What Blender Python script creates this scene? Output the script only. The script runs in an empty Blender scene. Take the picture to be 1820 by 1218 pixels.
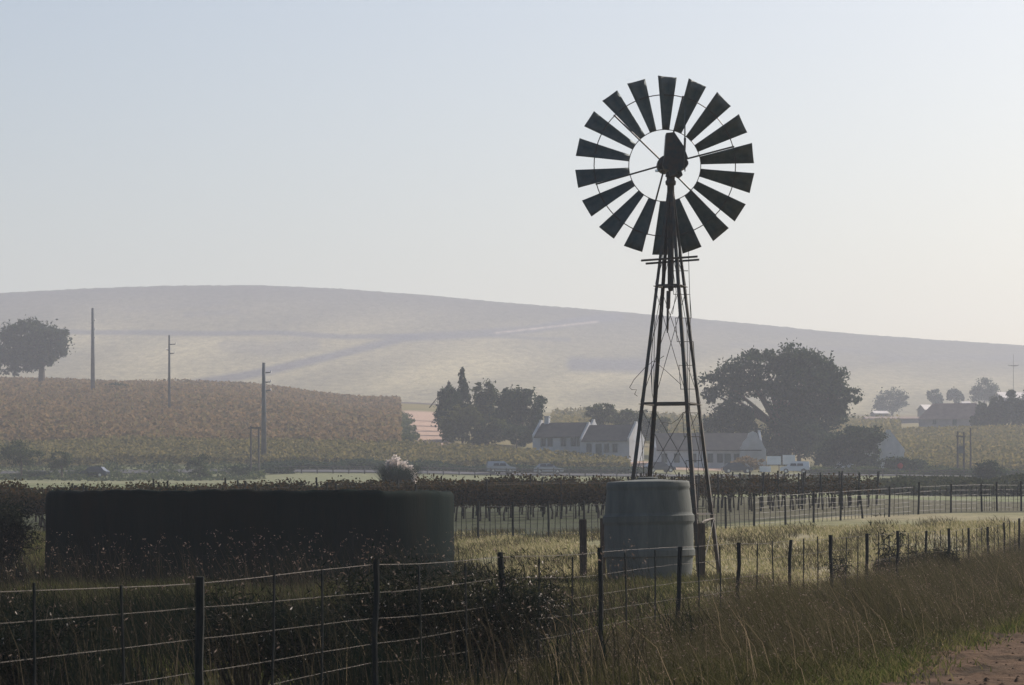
import bpy, math, random
import numpy as np
from mathutils import Vector, Matrix, Quaternion

random.seed(11)
RNG = np.random.default_rng(11)
R = math.radians
scene = bpy.context.scene
COL = scene.collection

# ------------------------------------------------------------------ camera
F, CX, HY, EYE = 5055.0, 910.0, 902.0, 1.73      # focal length / horizon in photo pixels, eye height in metres
cam_d = bpy.data.cameras.new('camera')
cam = bpy.data.objects.new('camera', cam_d); COL.objects.link(cam)
cam_d.lens = 100.0; cam_d.sensor_width = 36.0
cam_d.shift_y = (HY - 609.0) / 1820.0
cam_d.clip_start = 0.1; cam_d.clip_end = 20000
cam.location = (0, 0, EYE); cam.rotation_euler = (R(90), 0, 0)
cam_d.dof.use_dof = True; cam_d.dof.focus_distance = 68.0; cam_d.dof.aperture_fstop = 11.0
scene.camera = cam

# ------------------------------------------------------------------ world, sun, exposure
SUN_AZ, SUN_EL = 44.0, 35.0
world = bpy.data.worlds.new('World'); scene.world = world; world.use_nodes = True
wn = world.node_tree; wn.nodes.clear()
sky = wn.nodes.new('ShaderNodeTexSky'); sky.sky_type = 'NISHITA'; sky.sun_disc = False
sky.sun_elevation = R(SUN_EL); sky.sun_rotation = R(SUN_AZ)
sky.air_density = 1.0; sky.dust_density = 3.2; sky.ozone_density = 1.6; sky.altitude = 100
bg = wn.nodes.new('ShaderNodeBackground'); bg.inputs['Strength'].default_value = 0.085
wo = wn.nodes.new('ShaderNodeOutputWorld')
wn.links.new(sky.outputs[0], bg.inputs[0]); wn.links.new(bg.outputs[0], wo.inputs[0])
sun_d = bpy.data.lights.new('sun', 'SUN'); sun_d.energy = 4.3; sun_d.angle = R(0.5); sun_d.color = (1.0, 0.91, 0.83)
sun = bpy.data.objects.new('sun', sun_d); COL.objects.link(sun)
SDIR = Vector((math.sin(R(SUN_AZ)) * math.cos(R(SUN_EL)), math.cos(R(SUN_AZ)) * math.cos(R(SUN_EL)), math.sin(R(SUN_EL))))
sun.rotation_euler = SDIR.to_track_quat('Z', 'Y').to_euler(); sun.location = SDIR * 300
scene.view_settings.view_transform = 'Standard'; scene.view_settings.look = 'None'
scene.view_settings.gamma = 1.0; scene.view_settings.use_curve_mapping = False
scene.view_settings.exposure = 0.42
scene.render.engine = 'CYCLES'
cy = scene.cycles
cy.use_denoising = True; cy.use_adaptive_sampling = True; cy.adaptive_threshold = 0.01
cy.max_bounces = 6; cy.diffuse_bounces = 2; cy.glossy_bounces = 2; cy.transmission_bounces = 3
cy.transparent_max_bounces = 6; cy.volume_bounces = 1

# ------------------------------------------------------------------ helpers
def tag(o, label=None, cat=None, group=None, kind=None):
    if label: o['label'] = label
    if cat: o['category'] = cat
    if group: o['group'] = group
    if kind: o['kind'] = kind
    return o

def thing(name, label, cat, loc=(0, 0, 0), rz=0.0, group=None):
    o = bpy.data.objects.new(name, None); COL.objects.link(o)
    o.empty_display_size = 0.2
    o.location = loc; o.rotation_euler = (0, 0, rz)
    return tag(o, label, cat, group)

def copy_tree(o, parent=None):
    c = o.copy(); COL.objects.link(c)
    if parent is not None: c.parent = parent
    for ch in list(o.children): copy_tree(ch, c)
    return c

class MB:
    """collects shapes and links them as ONE mesh object"""
    def __init__(s): s.v = []; s.f = []; s.n = 0
    def add(s, verts, faces):
        verts = np.asarray(verts, dtype=np.float32).reshape(-1, 3)
        s.v.append(verts)
        s.f += [tuple(i + s.n for i in f) for f in faces]
        s.n += len(verts); return s
    def box(s, c, d, rot=None):
        x, y, z = d[0] / 2, d[1] / 2, d[2] / 2
        V = [(-x, -y, -z), (x, -y, -z), (x, y, -z), (-x, y, -z), (-x, -y, z), (x, -y, z), (x, y, z), (-x, y, z)]
        if rot is not None: V = [rot @ Vector(p) for p in V]
        V = [(p[0] + c[0], p[1] + c[1], p[2] + c[2]) for p in V]
        return s.add(V, [(0, 3, 2, 1), (4, 5, 6, 7), (0, 1, 5, 4), (1, 2, 6, 5), (2, 3, 7, 6), (3, 0, 4, 7)])
    def sweep(s, pts, prof, scales=None, cap=True, up=None):
        pts = [Vector(p) for p in pts]; n = len(pts); k = len(prof); V = []
        t0 = (pts[1] - pts[0]).normalized()
        ref = Vector(up) if up is not None else (Vector((0, 0, 1)) if abs(t0.z) < 0.9 else Vector((1, 0, 0)))
        x = (ref - t0 * ref.dot(t0)).normalized()
        for i in range(n):
            if i == 0: t = t0
            elif i == n - 1: t = (pts[-1] - pts[-2]).normalized()
            else: t = ((pts[i + 1] - pts[i]).normalized() + (pts[i] - pts[i - 1]).normalized())
            t = t.normalized() if t.length > 1e-6 else t0
            x = x - t * x.dot(t)
            x = x.normalized() if x.length > 1e-6 else Vector((1, 0, 0))
            y = t.cross(x); sc = scales[i] if scales is not None else 1.0
            for a, b in prof: V.append(pts[i] + x * (a * sc) + y * (b * sc))
        Fc = [(i * k + j, i * k + (j + 1) % k, (i + 1) * k + (j + 1) % k, (i + 1) * k + j) for i in range(n - 1) for j in range(k)]
        if cap: Fc += [tuple(range(k - 1, -1, -1)), tuple((n - 1) * k + j for j in range(k))]
        return s.add(V, Fc)
    def tube(s, pts, r, seg=6, cap=True):
        rs = r if isinstance(r, (list, tuple)) else [r] * len(pts)
        prof = [(math.cos(2 * math.pi * j / seg), math.sin(2 * math.pi * j / seg)) for j in range(seg)]
        return s.sweep(pts, prof, rs, cap)
    def lathe(s, prof, seg=48, c=(0, 0, 0), caps=(True, True)):
        V = []; k = len(prof)
        for j in range(seg):
            a = 2 * math.pi * j / seg
            for r, z in prof: V.append((c[0] + r * math.cos(a), c[1] + r * math.sin(a), c[2] + z))
        Fc = [(j * k + i, ((j + 1) % seg) * k + i, ((j + 1) % seg) * k + i + 1, j * k + i + 1) for j in range(seg) for i in range(k - 1)]
        if caps[0]: Fc.append(tuple(j * k for j in range(seg - 1, -1, -1)))
        if caps[1]: Fc.append(tuple(j * k + k - 1 for j in range(seg)))
        return s.add(V, Fc)
    def prism(s, poly, y0, y1, tf=None):
        """outline in (x, z), extruded along y"""
        k = len(poly)
        V = [(p[0], y0, p[1]) for p in poly] + [(p[0], y1, p[1]) for p in poly]
        if tf is not None: V = [tf @ Vector(p) for p in V]
        return s.add(V, [tuple(range(k)), tuple(range(2 * k - 1, k - 1, -1))] + [(j, j + k, (j + 1) % k + k, (j + 1) % k) for j in range(k)])
    def build(s, name, m, parent=None, smooth=False, loc=None):
        me = bpy.data.meshes.new(name)
        V = np.concatenate(s.v) if s.v else np.zeros((0, 3), np.float32)
        me.from_pydata([tuple(map(float, p)) for p in V], [], s.f); me.update()
        if smooth: me.polygons.foreach_set('use_smooth', [True] * len(me.polygons))
        return link(name, me, m, parent, loc)

def link(name, me, m, parent=None, loc=None):
    if m: me.materials.append(m)
    o = bpy.data.objects.new(name, me); COL.objects.link(o)
    if parent is not None: o.parent = parent
    if loc is not None: o.location = loc
    return o

def fast_mesh(name, V, k, m, parent=None):
    """V: (N*k, 3) vertices of N separate k-sided faces (k = 3 or 4)"""
    V = np.ascontiguousarray(V, dtype=np.float32).reshape(-1, 3); nv = len(V); nf = nv // k
    me = bpy.data.meshes.new(name)
    me.vertices.add(nv); me.vertices.foreach_set('co', V.ravel())
    me.loops.add(nv); me.loops.foreach_set('vertex_index', np.arange(nv, dtype=np.int32))
    me.polygons.add(nf); me.polygons.foreach_set('loop_start', np.arange(0, nv, k, dtype=np.int32))
    me.update(calc_edges=True)
    return link(name, me, m, parent)

def leaf_quads(C, size, aspect=1.6, flat=0.0, curl=True):
    """random leaf-sized quads at centres C"""
    n = len(C); size = np.broadcast_to(size, (n,)).astype(float)
    d = RNG.normal(size=(n, 3)); d[:, 2] *= (1 - flat); d /= np.linalg.norm(d, axis=1)[:, None] + 1e-9
    e = RNG.normal(size=(n, 3)); e -= d * (e * d).sum(1)[:, None]; e /= np.linalg.norm(e, axis=1)[:, None] + 1e-9
    a = d * (size * aspect / 2)[:, None]; b = e * (size / 2)[:, None]
    return np.stack([C - a, C - b * .9 + a * .1, C + a, C + b * .9 + a * .1], axis=1).reshape(-1, 3)

def blades(base, h, w, lean, jit=0.35):
    """two-triangle bent blades as one quad each: base (n,3), height, width, lean vectors (n,2)"""
    n = len(base); ang = RNG.uniform(0, math.pi, n)
    side = np.stack([np.cos(ang), np.sin(ang) * .5, np.zeros(n)], 1) * (np.asarray(w) / 2)[:, None]
    ln = lean + RNG.normal(size=(n, 2)) * jit
    tip = base + np.stack([ln[:, 0] * h, ln[:, 1] * h, h], 1)
    mid = base + np.stack([ln[:, 0] * h * .3, ln[:, 1] * h * .3, h * .55], 1)
    return np.stack([base - side, base + side, mid + side * .8, mid - side * .8], 1), np.stack([mid - side * .8, mid + side * .8, tip], 1)

def blade_mesh(name, parts, m, parent=None):
    Q = np.concatenate([p[0] for p in parts]); T = np.concatenate([p[1] for p in parts])
    tris = np.concatenate([Q[:, [0, 1, 2]], Q[:, [0, 2, 3]], T], axis=0)
    # interleave so every blade keeps one colour (shared vertices)
    n = len(Q)
    V = np.concatenate([Q, T[:, 2:3]], axis=1).reshape(-1, 3)          # 5 verts a blade
    me = bpy.data.meshes.new(name)
    me.vertices.add(len(V)); me.vertices.foreach_set('co', np.ascontiguousarray(V, np.float32).ravel())
    o5 = (np.arange(n) * 5)[:, None]
    idx = np.concatenate([o5 + np.array([[0, 1, 2, 3]]), o5 + np.array([[3, 2, 4]])], axis=1).astype(np.int32)
    me.loops.add(n * 7); me.loops.foreach_set('vertex_index', idx.ravel())
    st = np.stack([np.arange(n) * 7, np.arange(n) * 7 + 4], 1).astype(np.int32).ravel()
    me.polygons.add(2 * n); me.polygons.foreach_set('loop_start', st)
    me.update(calc_edges=True)
    return link(name, me, m, parent)

# ------------------------------------------------------------------ materials
def new_mat(name):
    m = bpy.data.materials.new(name); m.use_nodes = True
    nt = m.node_tree; nt.nodes.clear()
    return m, nt, nt.nodes, nt.links

def mix_rgb(nt, fac, a, b):
    n = nt.nodes.new('ShaderNodeMix'); n.data_type = 'RGBA'
    for sock, val in ((n.inputs[0], fac), (n.inputs[6], a), (n.inputs[7], b)):
        if hasattr(val, 'node'): nt.links.new(val, sock)
        else: sock.default_value = val if not isinstance(val, tuple) else (*val, 1)
    return n.outputs[2]

def noise(nt, scale, detail=4, vec=None, rough=.6, lo=.35, hi=.65):
    t = nt.nodes.new('ShaderNodeTexNoise'); t.inputs['Scale'].default_value = scale
    t.inputs['Detail'].default_value = detail; t.inputs['Roughness'].default_value = rough
    if vec is not None: nt.links.new(vec, t.inputs['Vector'])
    r = nt.nodes.new('ShaderNodeMapRange'); r.inputs[1].default_value = lo; r.inputs[2].default_value = hi
    nt.links.new(t.outputs[0], r.inputs[0])
    return r.outputs[0], t.outputs[0]

def coords(nt, kind='Object', scale=(1, 1, 1)):
    tc = nt.nodes.new('ShaderNodeTexCoord')
    mp = nt.nodes.new('ShaderNodeMapping'); mp.inputs['Scale'].default_value = scale
    nt.links.new(tc.outputs[kind], mp.inputs[0]); return mp.outputs[0]

def surf(name, c1, c2, scale=3.0, rough=.8, metal=0.0, bump=.2, bscale=None, stretch=(1, 1, 1), c3=None, spec=.15, dist=.02):
    m, nt, N, L = new_mat(name)
    v = coords(nt, 'Object', stretch)
    f, raw = noise(nt, scale, 6, v)
    col = mix_rgb(nt, f, c1, c2)
    if c3:
        f2, _ = noise(nt, scale * .27, 5, v, lo=.5, hi=.68); col = mix_rgb(nt, f2, col, c3)
    p = N.new('ShaderNodeBsdfPrincipled'); L.new(col, p.inputs['Base Color'])
    p.inputs['Roughness'].default_value = rough; p.inputs['Metallic'].default_value = metal
    p.inputs['Specular IOR Level'].default_value = spec
    if bump:
        _, br = noise(nt, bscale or scale * 4, 6, v)
        b = N.new('ShaderNodeBump'); b.inputs['Strength'].default_value = bump; b.inputs['Distance'].default_value = dist
        L.new(br, b.inputs['Height']); L.new(b.outputs[0], p.inputs['Normal'])
    o = N.new('ShaderNodeOutputMaterial'); L.new(p.outputs[0], o.inputs[0])
    return m

def leafmat(name, cols, trans=.35, rough=.9, spec=.04, tcol=None):
    """leaf / blade material: colour picked per leaf"""
    m, nt, N, L = new_mat(name)
    g = N.new('ShaderNodeNewGeometry'); r = N.new('ShaderNodeValToRGB')
    el = r.color_ramp.elements
    while len(el) < len(cols): el.new(0.5)
    for i, c in enumerate(cols): el[i].position = i / max(1, len(cols) - 1); el[i].color = (*c, 1)
    L.new(g.outputs['Random Per Island'], r.inputs[0])
    p = N.new('ShaderNodeBsdfPrincipled'); L.new(r.outputs[0], p.inputs['Base Color'])
    p.inputs['Roughness'].default_value = rough; p.inputs['Specular IOR Level'].default_value = spec
    t = N.new('ShaderNodeBsdfTranslucent')
    L.new(r.outputs[0], t.inputs[0])
    mx = N.new('ShaderNodeMixShader'); mx.inputs[0].default_value = trans
    L.new(p.outputs[0], mx.inputs[1]); L.new(t.outputs[0], mx.inputs[2])
    o = N.new('ShaderNodeOutputMaterial'); L.new(mx.outputs[0], o.inputs[0])
    return m

def covermat(name, scale1, scale2, amt=.5, bump=.6, bdist=.1, stretch=(1, 1, 1)):
    """land cover: colours of the fields in the attribute 'cover', broken up by noise"""
    m, nt, N, L = new_mat(name)
    a = N.new('ShaderNodeAttribute'); a.attribute_name = 'cover'
    v = coords(nt, 'Object', stretch)
    f1, r1 = noise(nt, scale1, 8, v, rough=.7); f2, r2 = noise(nt, scale2, 6, v, rough=.7)
    hs = N.new('ShaderNodeHueSaturation'); L.new(a.outputs['Color'], hs.inputs['Color'])
    mr = N.new('ShaderNodeMapRange'); mr.inputs[3].default_value = 1 - amt; mr.inputs[4].default_value = 1 + amt
    md = N.new('ShaderNodeMath'); md.operation = 'MULTIPLY_ADD'; md.inputs[1].default_value = .55
    L.new(f1, md.inputs[0]); m2 = N.new('ShaderNodeMath'); m2.operation = 'MULTIPLY'; m2.inputs[1].default_value = .45
    L.new(f2, m2.inputs[0]); L.new(m2.outputs[0], md.inputs[2]); L.new(md.outputs[0], mr.inputs[0]); L.new(mr.outputs[0], hs.inputs['Value'])
    p = N.new('ShaderNodeBsdfPrincipled'); L.new(hs.outputs[0], p.inputs['Base Color'])
    p.inputs['Roughness'].default_value = .95; p.inputs['Specular IOR Level'].default_value = .1
    b = N.new('ShaderNodeBump'); b.inputs['Strength'].default_value = bump; b.inputs['Distance'].default_value = bdist
    L.new(r1, b.inputs['Height']); L.new(b.outputs[0], p.inputs['Normal'])
    o = N.new('ShaderNodeOutputMaterial'); L.new(p.outputs[0], o.inputs[0])
    return m

M = {}
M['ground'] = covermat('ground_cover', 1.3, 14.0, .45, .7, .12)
M['hill'] = covermat('hill_cover', .22, 1.1, .5, .7, 1.2, (1, .30, 1))
M['iron'] = surf('weathered_iron', (.035, .045, .045), (.085, .06, .042), 6, .5, .2, .15, spec=.4)
M['blade'] = surf('galvanised_blade', (.05, .075, .077), (.10, .115, .105), 4, .5, .35, .2, c3=(.09, .07, .05))
M['rust'] = surf('rusty_wire', (.085, .075, .063), (.14, .12, .10), 9, .65, .3, 0)
M['thinwire'] = surf('dull_wire', (.05, .055, .06), (.08, .07, .06), 9, .6, .4, 0)
M['tank'] = surf('grey_tank_plastic', (.098, .108, .098), (.14, .146, .13), 2.6, .8, 0, .45, 16, (1.6, 1.6, .35), (.065, .075, .066), spec=.2)
M['concrete'] = surf('dark_plaster', (.003, .010, .009), (.006, .012, .010), 1.3, .85, 0, .5, 9, (2.2, 2.2, .3), (.010, .011, .008), spec=.02)  # near-black greenish base colour with slightly paler upright streaks
M['water'] = surf('tank_water', (.01, .02, .02), (.015, .03, .025), 1, .06, 0, .05, 3, spec=.5)
M['timber'] = surf('old_timber', (.045, .04, .035), (.10, .075, .055), 6, .85, 0, .5, 20, (6, 6, .6))
M['post'] = surf('creosoted_post', (.014, .02, .019), (.035, .034, .03), 8, .85, 0, .4, 20, (5, 5, .7))
M['monopole'] = surf('grey_pole', (.10, .11, .11), (.15, .15, .15), 1, .7, 0, 0)
M['farwood'] = surf('weathered_pole', (.06, .055, .05), (.10, .09, .08), 2, .85, 0, 0)
M['bark'] = surf('bark', (.05, .04, .03), (.09, .07, .055), 4, .9, 0, .4)
M['whitewash'] = surf('limewash', (.36, .38, .4), (.46, .47, .48), .8, .85, 0, .1, c3=(.31, .31, .3))
M['slate'] = surf('dark_roofing', (.03, .032, .036), (.055, .052, .052), 1.2, .8, 0, .2, 5)
M['redroof'] = surf('brown_roof_sheet', (.17, .12, .10), (.24, .17, .14), .8, .7, 0, .1)
M['metalroof'] = surf('pale_roof_sheet', (.55, .5, .46), (.68, .62, .57), .8, .45, .2, .1)
M['shedwall'] = surf('shed_wall', (.25, .22, .22), (.34, .30, .29), .6, .85, 0, 0)
M['pane'] = surf('dark_pane', (.03, .035, .04), (.05, .055, .06), 1, .12, 0, 0, spec=.5)
M['joinery'] = surf('green_joinery', (.05, .07, .06), (.08, .10, .09), 1, .6, 0, 0)
M['signwhite'] = surf('sign_board', (.6, .63, .66), (.72, .74, .76), .7, .5, 0, 0)
M['signred'] = surf('sign_red', (.4, .05, .05), (.5, .08, .07), .7, .5, 0, 0)
M['carwhite'] = surf('white_car_paint', (.62, .64, .66), (.7, .7, .7), .5, .25, 0, 0, spec=.5)
M['cargrey'] = surf('silver_car_paint', (.28, .30, .32), (.36, .38, .4), .5, .25, .4, 0, spec=.5)
M['cardark'] = surf('dark_car_paint', (.03, .04, .06), (.05, .06, .08), .5, .2, .2, 0, spec=.5)
M['tyre'] = surf('tyre', (.02, .02, .02), (.035, .035, .035), 3, .85, 0, 0)
M['chrome'] = surf('bare_metal', (.6, .6, .6), (.7, .7, .7), 3, .2, 1, 0)
M['asphalt'] = surf('asphalt', (.045, .045, .05), (.065, .065, .07), .8, .9, 0, .1)
M['dirt'] = surf('dirt_track', (.075, .046, .028), (.125, .080, .050), 2.6, 1, 0, 1, 6, (1, 1, 1), (.03, .023, .014), spec=.05, dist=.12)
M['clod'] = surf('soil_clod', (.03, .021, .014), (.075, .05, .034), 3, 1, 0, .4, spec=.05)
M['greengrass'] = leafmat('green_grass', [(.030, .042, .010), (.055, .068, .018), (.10, .10, .034), (.17, .14, .065)], .5)
M['drygrass'] = leafmat('dry_grass', [(.03, .027, .011), (.05, .045, .022), (.10, .083, .048), (.035, .04, .014)], .45)
M['olivegrass'] = leafmat('olive_grass', [(.025, .03, .011), (.05, .048, .018), (.09, .075, .036)], .45)
M['darkstalk'] = leafmat('dark_stalk', [(.012, .016, .010), (.03, .026, .016), (.09, .072, .048)], .4)
M['straw'] = leafmat('straw', [(.16, .125, .075), (.26, .2, .13)], .5)
M['palegrass'] = leafmat('pale_grass', [(.11, .115, .045), (.18, .17, .078), (.27, .24, .13), (.38, .32, .21)], .6)  # dry paddock grass, its sunlit brightness put into the colour
M['sunlitgrass'] = leafmat('sunlit_grass', [(.028, .036, .012), (.055, .06, .02), (.10, .09, .038)], .5)  # longer grass coloured to stand for sunlit patches
M['seed'] = leafmat('seed_heads', [(.07, .05, .038), (.13, .095, .075), (.24, .19, .16)], .5)
M['weed'] = leafmat('dark_weed', [(.004, .011, .009), (.010, .017, .011), (.028, .028, .017)], .25)
M['glint'] = leafmat('glint_pods', [(.45, .38, .33), (.6, .55, .5)], .5, .35, .5)  # sun glints on the seed heads put into a near-white colour
M['vineleaf'] = leafmat('autumn_vine_leaf', [(.012, .018, .008), (.025, .022, .010), (.05, .034, .014), (.075, .045, .018)], .35)
M['redvine'] = leafmat('red_vine_leaf', [(.11, .088, .045), (.18, .122, .062), (.25, .168, .085), (.16, .14, .062)], .35)
M['yelvine'] = leafmat('yellow_vine_leaf', [(.10, .10, .035), (.18, .155, .055), (.25, .2, .08), (.08, .085, .035)], .35)
M['hillvine'] = leafmat('tan_vine_leaf', [(.15, .125, .075), (.24, .195, .115), (.2, .16, .095)], .3)
M['tree_a'] = leafmat('dark_tree_leaf', [(.012, .026, .016), (.022, .042, .022), (.05, .07, .03)], .35)
M['tree_b'] = leafmat('mid_tree_leaf', [(.022, .038, .018), (.045, .062, .024), (.09, .10, .04)], .4)
M['tree_c'] = leafmat('light_tree_leaf', [(.05, .06, .02), (.09, .095, .035), (.12, .12, .05)], .35)
M['reed'] = leafmat('reed_blade', [(.02, .03, .015), (.035, .045, .02), (.06, .06, .03)], .3)
M['plume'] = leafmat('pampas_plume', [(.6, .53, .49), (.76, .69, .64)], .5)
M['pampas'] = leafmat('pampas_blade', [(.03, .05, .04), (.05, .07, .055)], .25)

# ------------------------------------------------------------------ terrain
KZ = np.array([110, 150, 250, 340, 385, 430, 500, 600, 750, 900, 1000], float)
KP = np.array([0, 350, 700, 1000, 1400, 1820], float)
KY = np.array([
    [938, 893, 868, 855, 845, 792, 750, 705, 676, 690, 700],
    [938, 893, 868, 855, 845, 790, 748, 708, 682, 695, 705],
    [938, 893, 868, 854, 843, 792, 762, 735, 712, 722, 730],
    [938, 892, 868, 852, 843, 805, 777, 755, 735, 735, 735],
    [926, 892, 873, 857, 847, 824, 800, 775, 745, 740, 735],
    [914, 898, 881, 863, 851, 830, 800, 763, 745, 742, 735]], float)
KH = EYE + (HY - KY) * KZ[None, :] / F               # heights in metres

def _raw(X, Z):
    Zc = np.clip(Z, 25, 1000)
    px = np.clip(CX + X * F / Zc, 0, 1820)
    zz = np.concatenate([[0, 72], KZ])
    rows = [np.interp(Zc, zz, np.concatenate([[0, 0], KH[i]])) for i in range(6)]
    i = np.clip(np.searchsorted(KP, px, side='right') - 1, 0, 4)
    t = np.clip((px - KP[i]) / (KP[i + 1] - KP[i]), 0, 1); t = t * t * (3 - 2 * t)
    rows = np.stack(rows); idx = np.arange(px.size)
    flat_i = i.ravel(); R2 = rows.reshape(6, -1)
    return (R2[flat_i, idx] * (1 - t.ravel()) + R2[flat_i + 1, idx] * t.ravel()).reshape(px.shape)

def gz(X, Z):
    X = np.asarray(X, float); Z = np.asarray(Z, float); X, Z = np.broadcast_arrays(X, Z)
    h = sum(_raw(X, Z * k) for k in (.94, .97, 1.0, 1.03, 1.06)) / 5
    near = np.clip((90 - Z) / 30, 0, 1)
    h = h + .014 * np.sin(X * 1.1 + Z * .31) * np.sin(Z * .7 - X * .4) * np.clip((Z - 5) / 10, 0, 1)
    h = h + np.clip((Z - 120) / 200, 0, 1) * .35 * np.sin(X * .06 + 1) * np.sin(Z * .045 + X * .02)
    return h

def gp(px, Z, dz=0.0):
    X = (px - CX) * Z / F
    return Vector((X, Z, float(gz(X, Z)) + dz))

def at(px, py, Z): return Vector(((px - CX) * Z / F, Z, EYE + (HY - py) * Z / F))

def lerp3(a, b, t): return np.asarray(a)[None, :] * (1 - t[:, None]) + np.asarray(b)[None, :] * t[:, None]

def vnoise(x, y, s=0):
    """cheap smooth noise 0..1"""
    r = np.random.default_rng(100 + s); v = np.zeros_like(x, dtype=float)
    for k in range(6):
        a, b, p, q = r.normal(), r.normal(), r.uniform(0, 6.3), r.uniform(.7, 2.2)
        v += np.sin((x * a + y * b) * q + p)
    return .5 + v / 8

def fence_x(Z): return .2803 * Z - 7.855
def track_edge(Z): return fence_x(Z) + 3.35 + .18 * np.sin(Z * .5) + .1 * np.sin(Z * 1.3)

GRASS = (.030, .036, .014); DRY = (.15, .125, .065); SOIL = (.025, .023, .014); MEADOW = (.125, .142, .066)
REDF = (.21, .14, .085); YELF = (.15, .125, .05); OCHRE = (.17, .14, .075); DIRTC = (.36, .25, .19); DARKG = (.03, .04, .02)
def cover(X, Z):
    X = X.ravel(); Z = Z.ravel(); px = CX + X * F / np.maximum(Z, 10)
    n1 = vnoise(X * .25, Z * .12, 1); n2 = vnoise(X * .05, Z * .03, 2)
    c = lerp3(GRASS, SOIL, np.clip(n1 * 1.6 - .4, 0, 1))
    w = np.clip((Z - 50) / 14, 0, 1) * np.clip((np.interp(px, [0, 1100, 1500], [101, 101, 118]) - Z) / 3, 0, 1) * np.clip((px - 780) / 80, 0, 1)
    c = c * (1 - w[:, None]) + lerp3((.17, .165, .08), (.28, .235, .15), np.clip(n1 * 1.5 - .25, 0, 1)) * w[:, None]  # sunlit paddock painted paler than the dark left foreground
    def put(mask, col, c, alt=None, k=None):
        m = np.clip(mask, 0, 1)[:, None]
        cc = np.asarray(col)[None, :] if alt is None else lerp3(col, alt, k)
        return c * (1 - m) + cc * m
    c = put(np.clip((Z - np.interp(px, [0, 1100, 1500], [101, 101, 118])) / 3, 0, 1), (.035, .042, .018), c, (.07, .065, .035), np.clip((px - 1050) / 300, 0, 1))  # shade under the vines put into a dark green, tan at right
    k2 = np.clip(n2 * 1.5 - .25, 0, 1)
    c = put((Z - 168) / 6, MEADOW, c, (.16, .16, .085), k2)
    c = put(np.minimum((Z - 392) / 3, 1), YELF, c, (.12, .11, .045), k2)
    red = np.clip((Z - 428) / 8, 0, 1) * np.clip((712 - px) / 6, 0, 1)
    c = put(red, REDF, c, (.25, .16, .095), k2)
    c = put(np.clip((Z - 440) / 6, 0, 1) * np.clip((px - 790) / 20, 0, 1), OCHRE, c, YELF, k2)
    c = put(np.clip((Z - 430) / 4, 0, 1) * np.clip((640 - Z) / 20, 0, 1) * np.clip((px - np.interp(Z, [430, 600], [738, 712]) - 8 * (n1 - .5)) / 4, 0, 1) * np.clip((800 - px) / 8, 0, 1), DIRTC, c)
    c = put(np.clip((Z - 398) / 2, 0, 1) * np.clip((416 - Z) / 2, 0, 1) * np.clip((px - 1110) / 10, 0, 1) * np.clip((1330 - px) / 10, 0, 1), DIRTC, c)
    c = put(np.clip((Z - 712) / 6, 0, 1) * np.clip((900 - px) / 60, 0, 1), (.07, .055, .05), c)
    return np.concatenate([c, np.ones((len(c), 1))], 1)

def sheet(name, X, Y, Zh, cov, m):
    nr, nc = X.shape
    me = bpy.data.meshes.new(name)
    V = np.stack([X, Y, Zh], -1).reshape(-1, 3)
    me.vertices.add(len(V)); me.vertices.foreach_set('co', V.astype(np.float32).ravel())
    i = (np.arange(nr - 1)[:, None] * nc + np.arange(nc - 1)[None, :]).ravel()
    q = np.stack([i, i + 1, i + nc + 1, i + nc], 1).astype(np.int32)
    me.loops.add(q.size); me.loops.foreach_set('vertex_index', q.ravel())
    me.polygons.add(len(q)); me.polygons.foreach_set('loop_start', np.arange(0, q.size, 4, dtype=np.int32))
    me.update(calc_edges=True)
    me.polygons.foreach_set('use_smooth', np.ones(len(q), bool))
    if cov is not None:
        ca = me.color_attributes.new('cover', 'FLOAT_COLOR', 'POINT'); ca.data.foreach_set('color', cov.astype(np.float32).ravel())
    return tag(link(name, me, m), kind='structure')

zr = np.concatenate([np.arange(-70, 20, 5), np.arange(20, 130, .6), np.arange(130, 440, 1.6), np.arange(440, 1001, 4)])
uu = np.concatenate([np.linspace(-1.6, -.21, 40)[:-1], np.linspace(-.21, .21, 230), np.linspace(.21, 1.6, 40)[1:]])
Zg, Ug = np.meshgrid(zr, uu, indexing='ij')
Xg = Ug * np.maximum(Zg, 70)
Hg = gz(Xg, Zg)
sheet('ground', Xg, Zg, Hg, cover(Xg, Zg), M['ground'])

# hill behind the farm
RP = np.array([-900, -300, 0, 150, 300, 450, 600, 750, 900, 1050, 1200, 1350, 1500, 1650, 1820, 2100, 2900], float)
RY = np.array([560, 534, 521, 513, 508, 507, 513, 524, 538, 550, 563, 577, 592, 603, 614, 632, 670], float)
def hill_h(X, Z):
    t = (Z - 780) / 1020; px = CX + X * F / Z
    ry = np.interp(px, RP, RY)
    ry = np.convolve(ry.ravel(), [1], 'same').reshape(px.shape)
    y = 765 + (ry - 765) * np.clip(t, -.2, 1)
    h = EYE + (HY - y) * Z / F
    zr_ = EYE + (HY - ry) * 1800 / F
    return np.where(t > 1, zr_ - (Z - 1800) * .07, h)
zr = np.concatenate([np.linspace(780, 1800, 150), np.linspace(1810, 2300, 20)])
uu = np.concatenate([np.linspace(-.75, -.2, 60)[:-1], np.linspace(-.2, .2, 330), np.linspace(.2, .75, 60)[1:]])
Zh, Uh = np.meshgrid(zr, uu, indexing='ij'); Xh = Uh * Zh
Hh = hill_h(Xh, Zh)
Hh = Hh + RNG.normal(size=Hh.shape) * .12
pxh = (CX + Xh * F / Zh).ravel(); pyh = (HY - (Hh.ravel() - EYE) * F / Zh.ravel())
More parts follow.
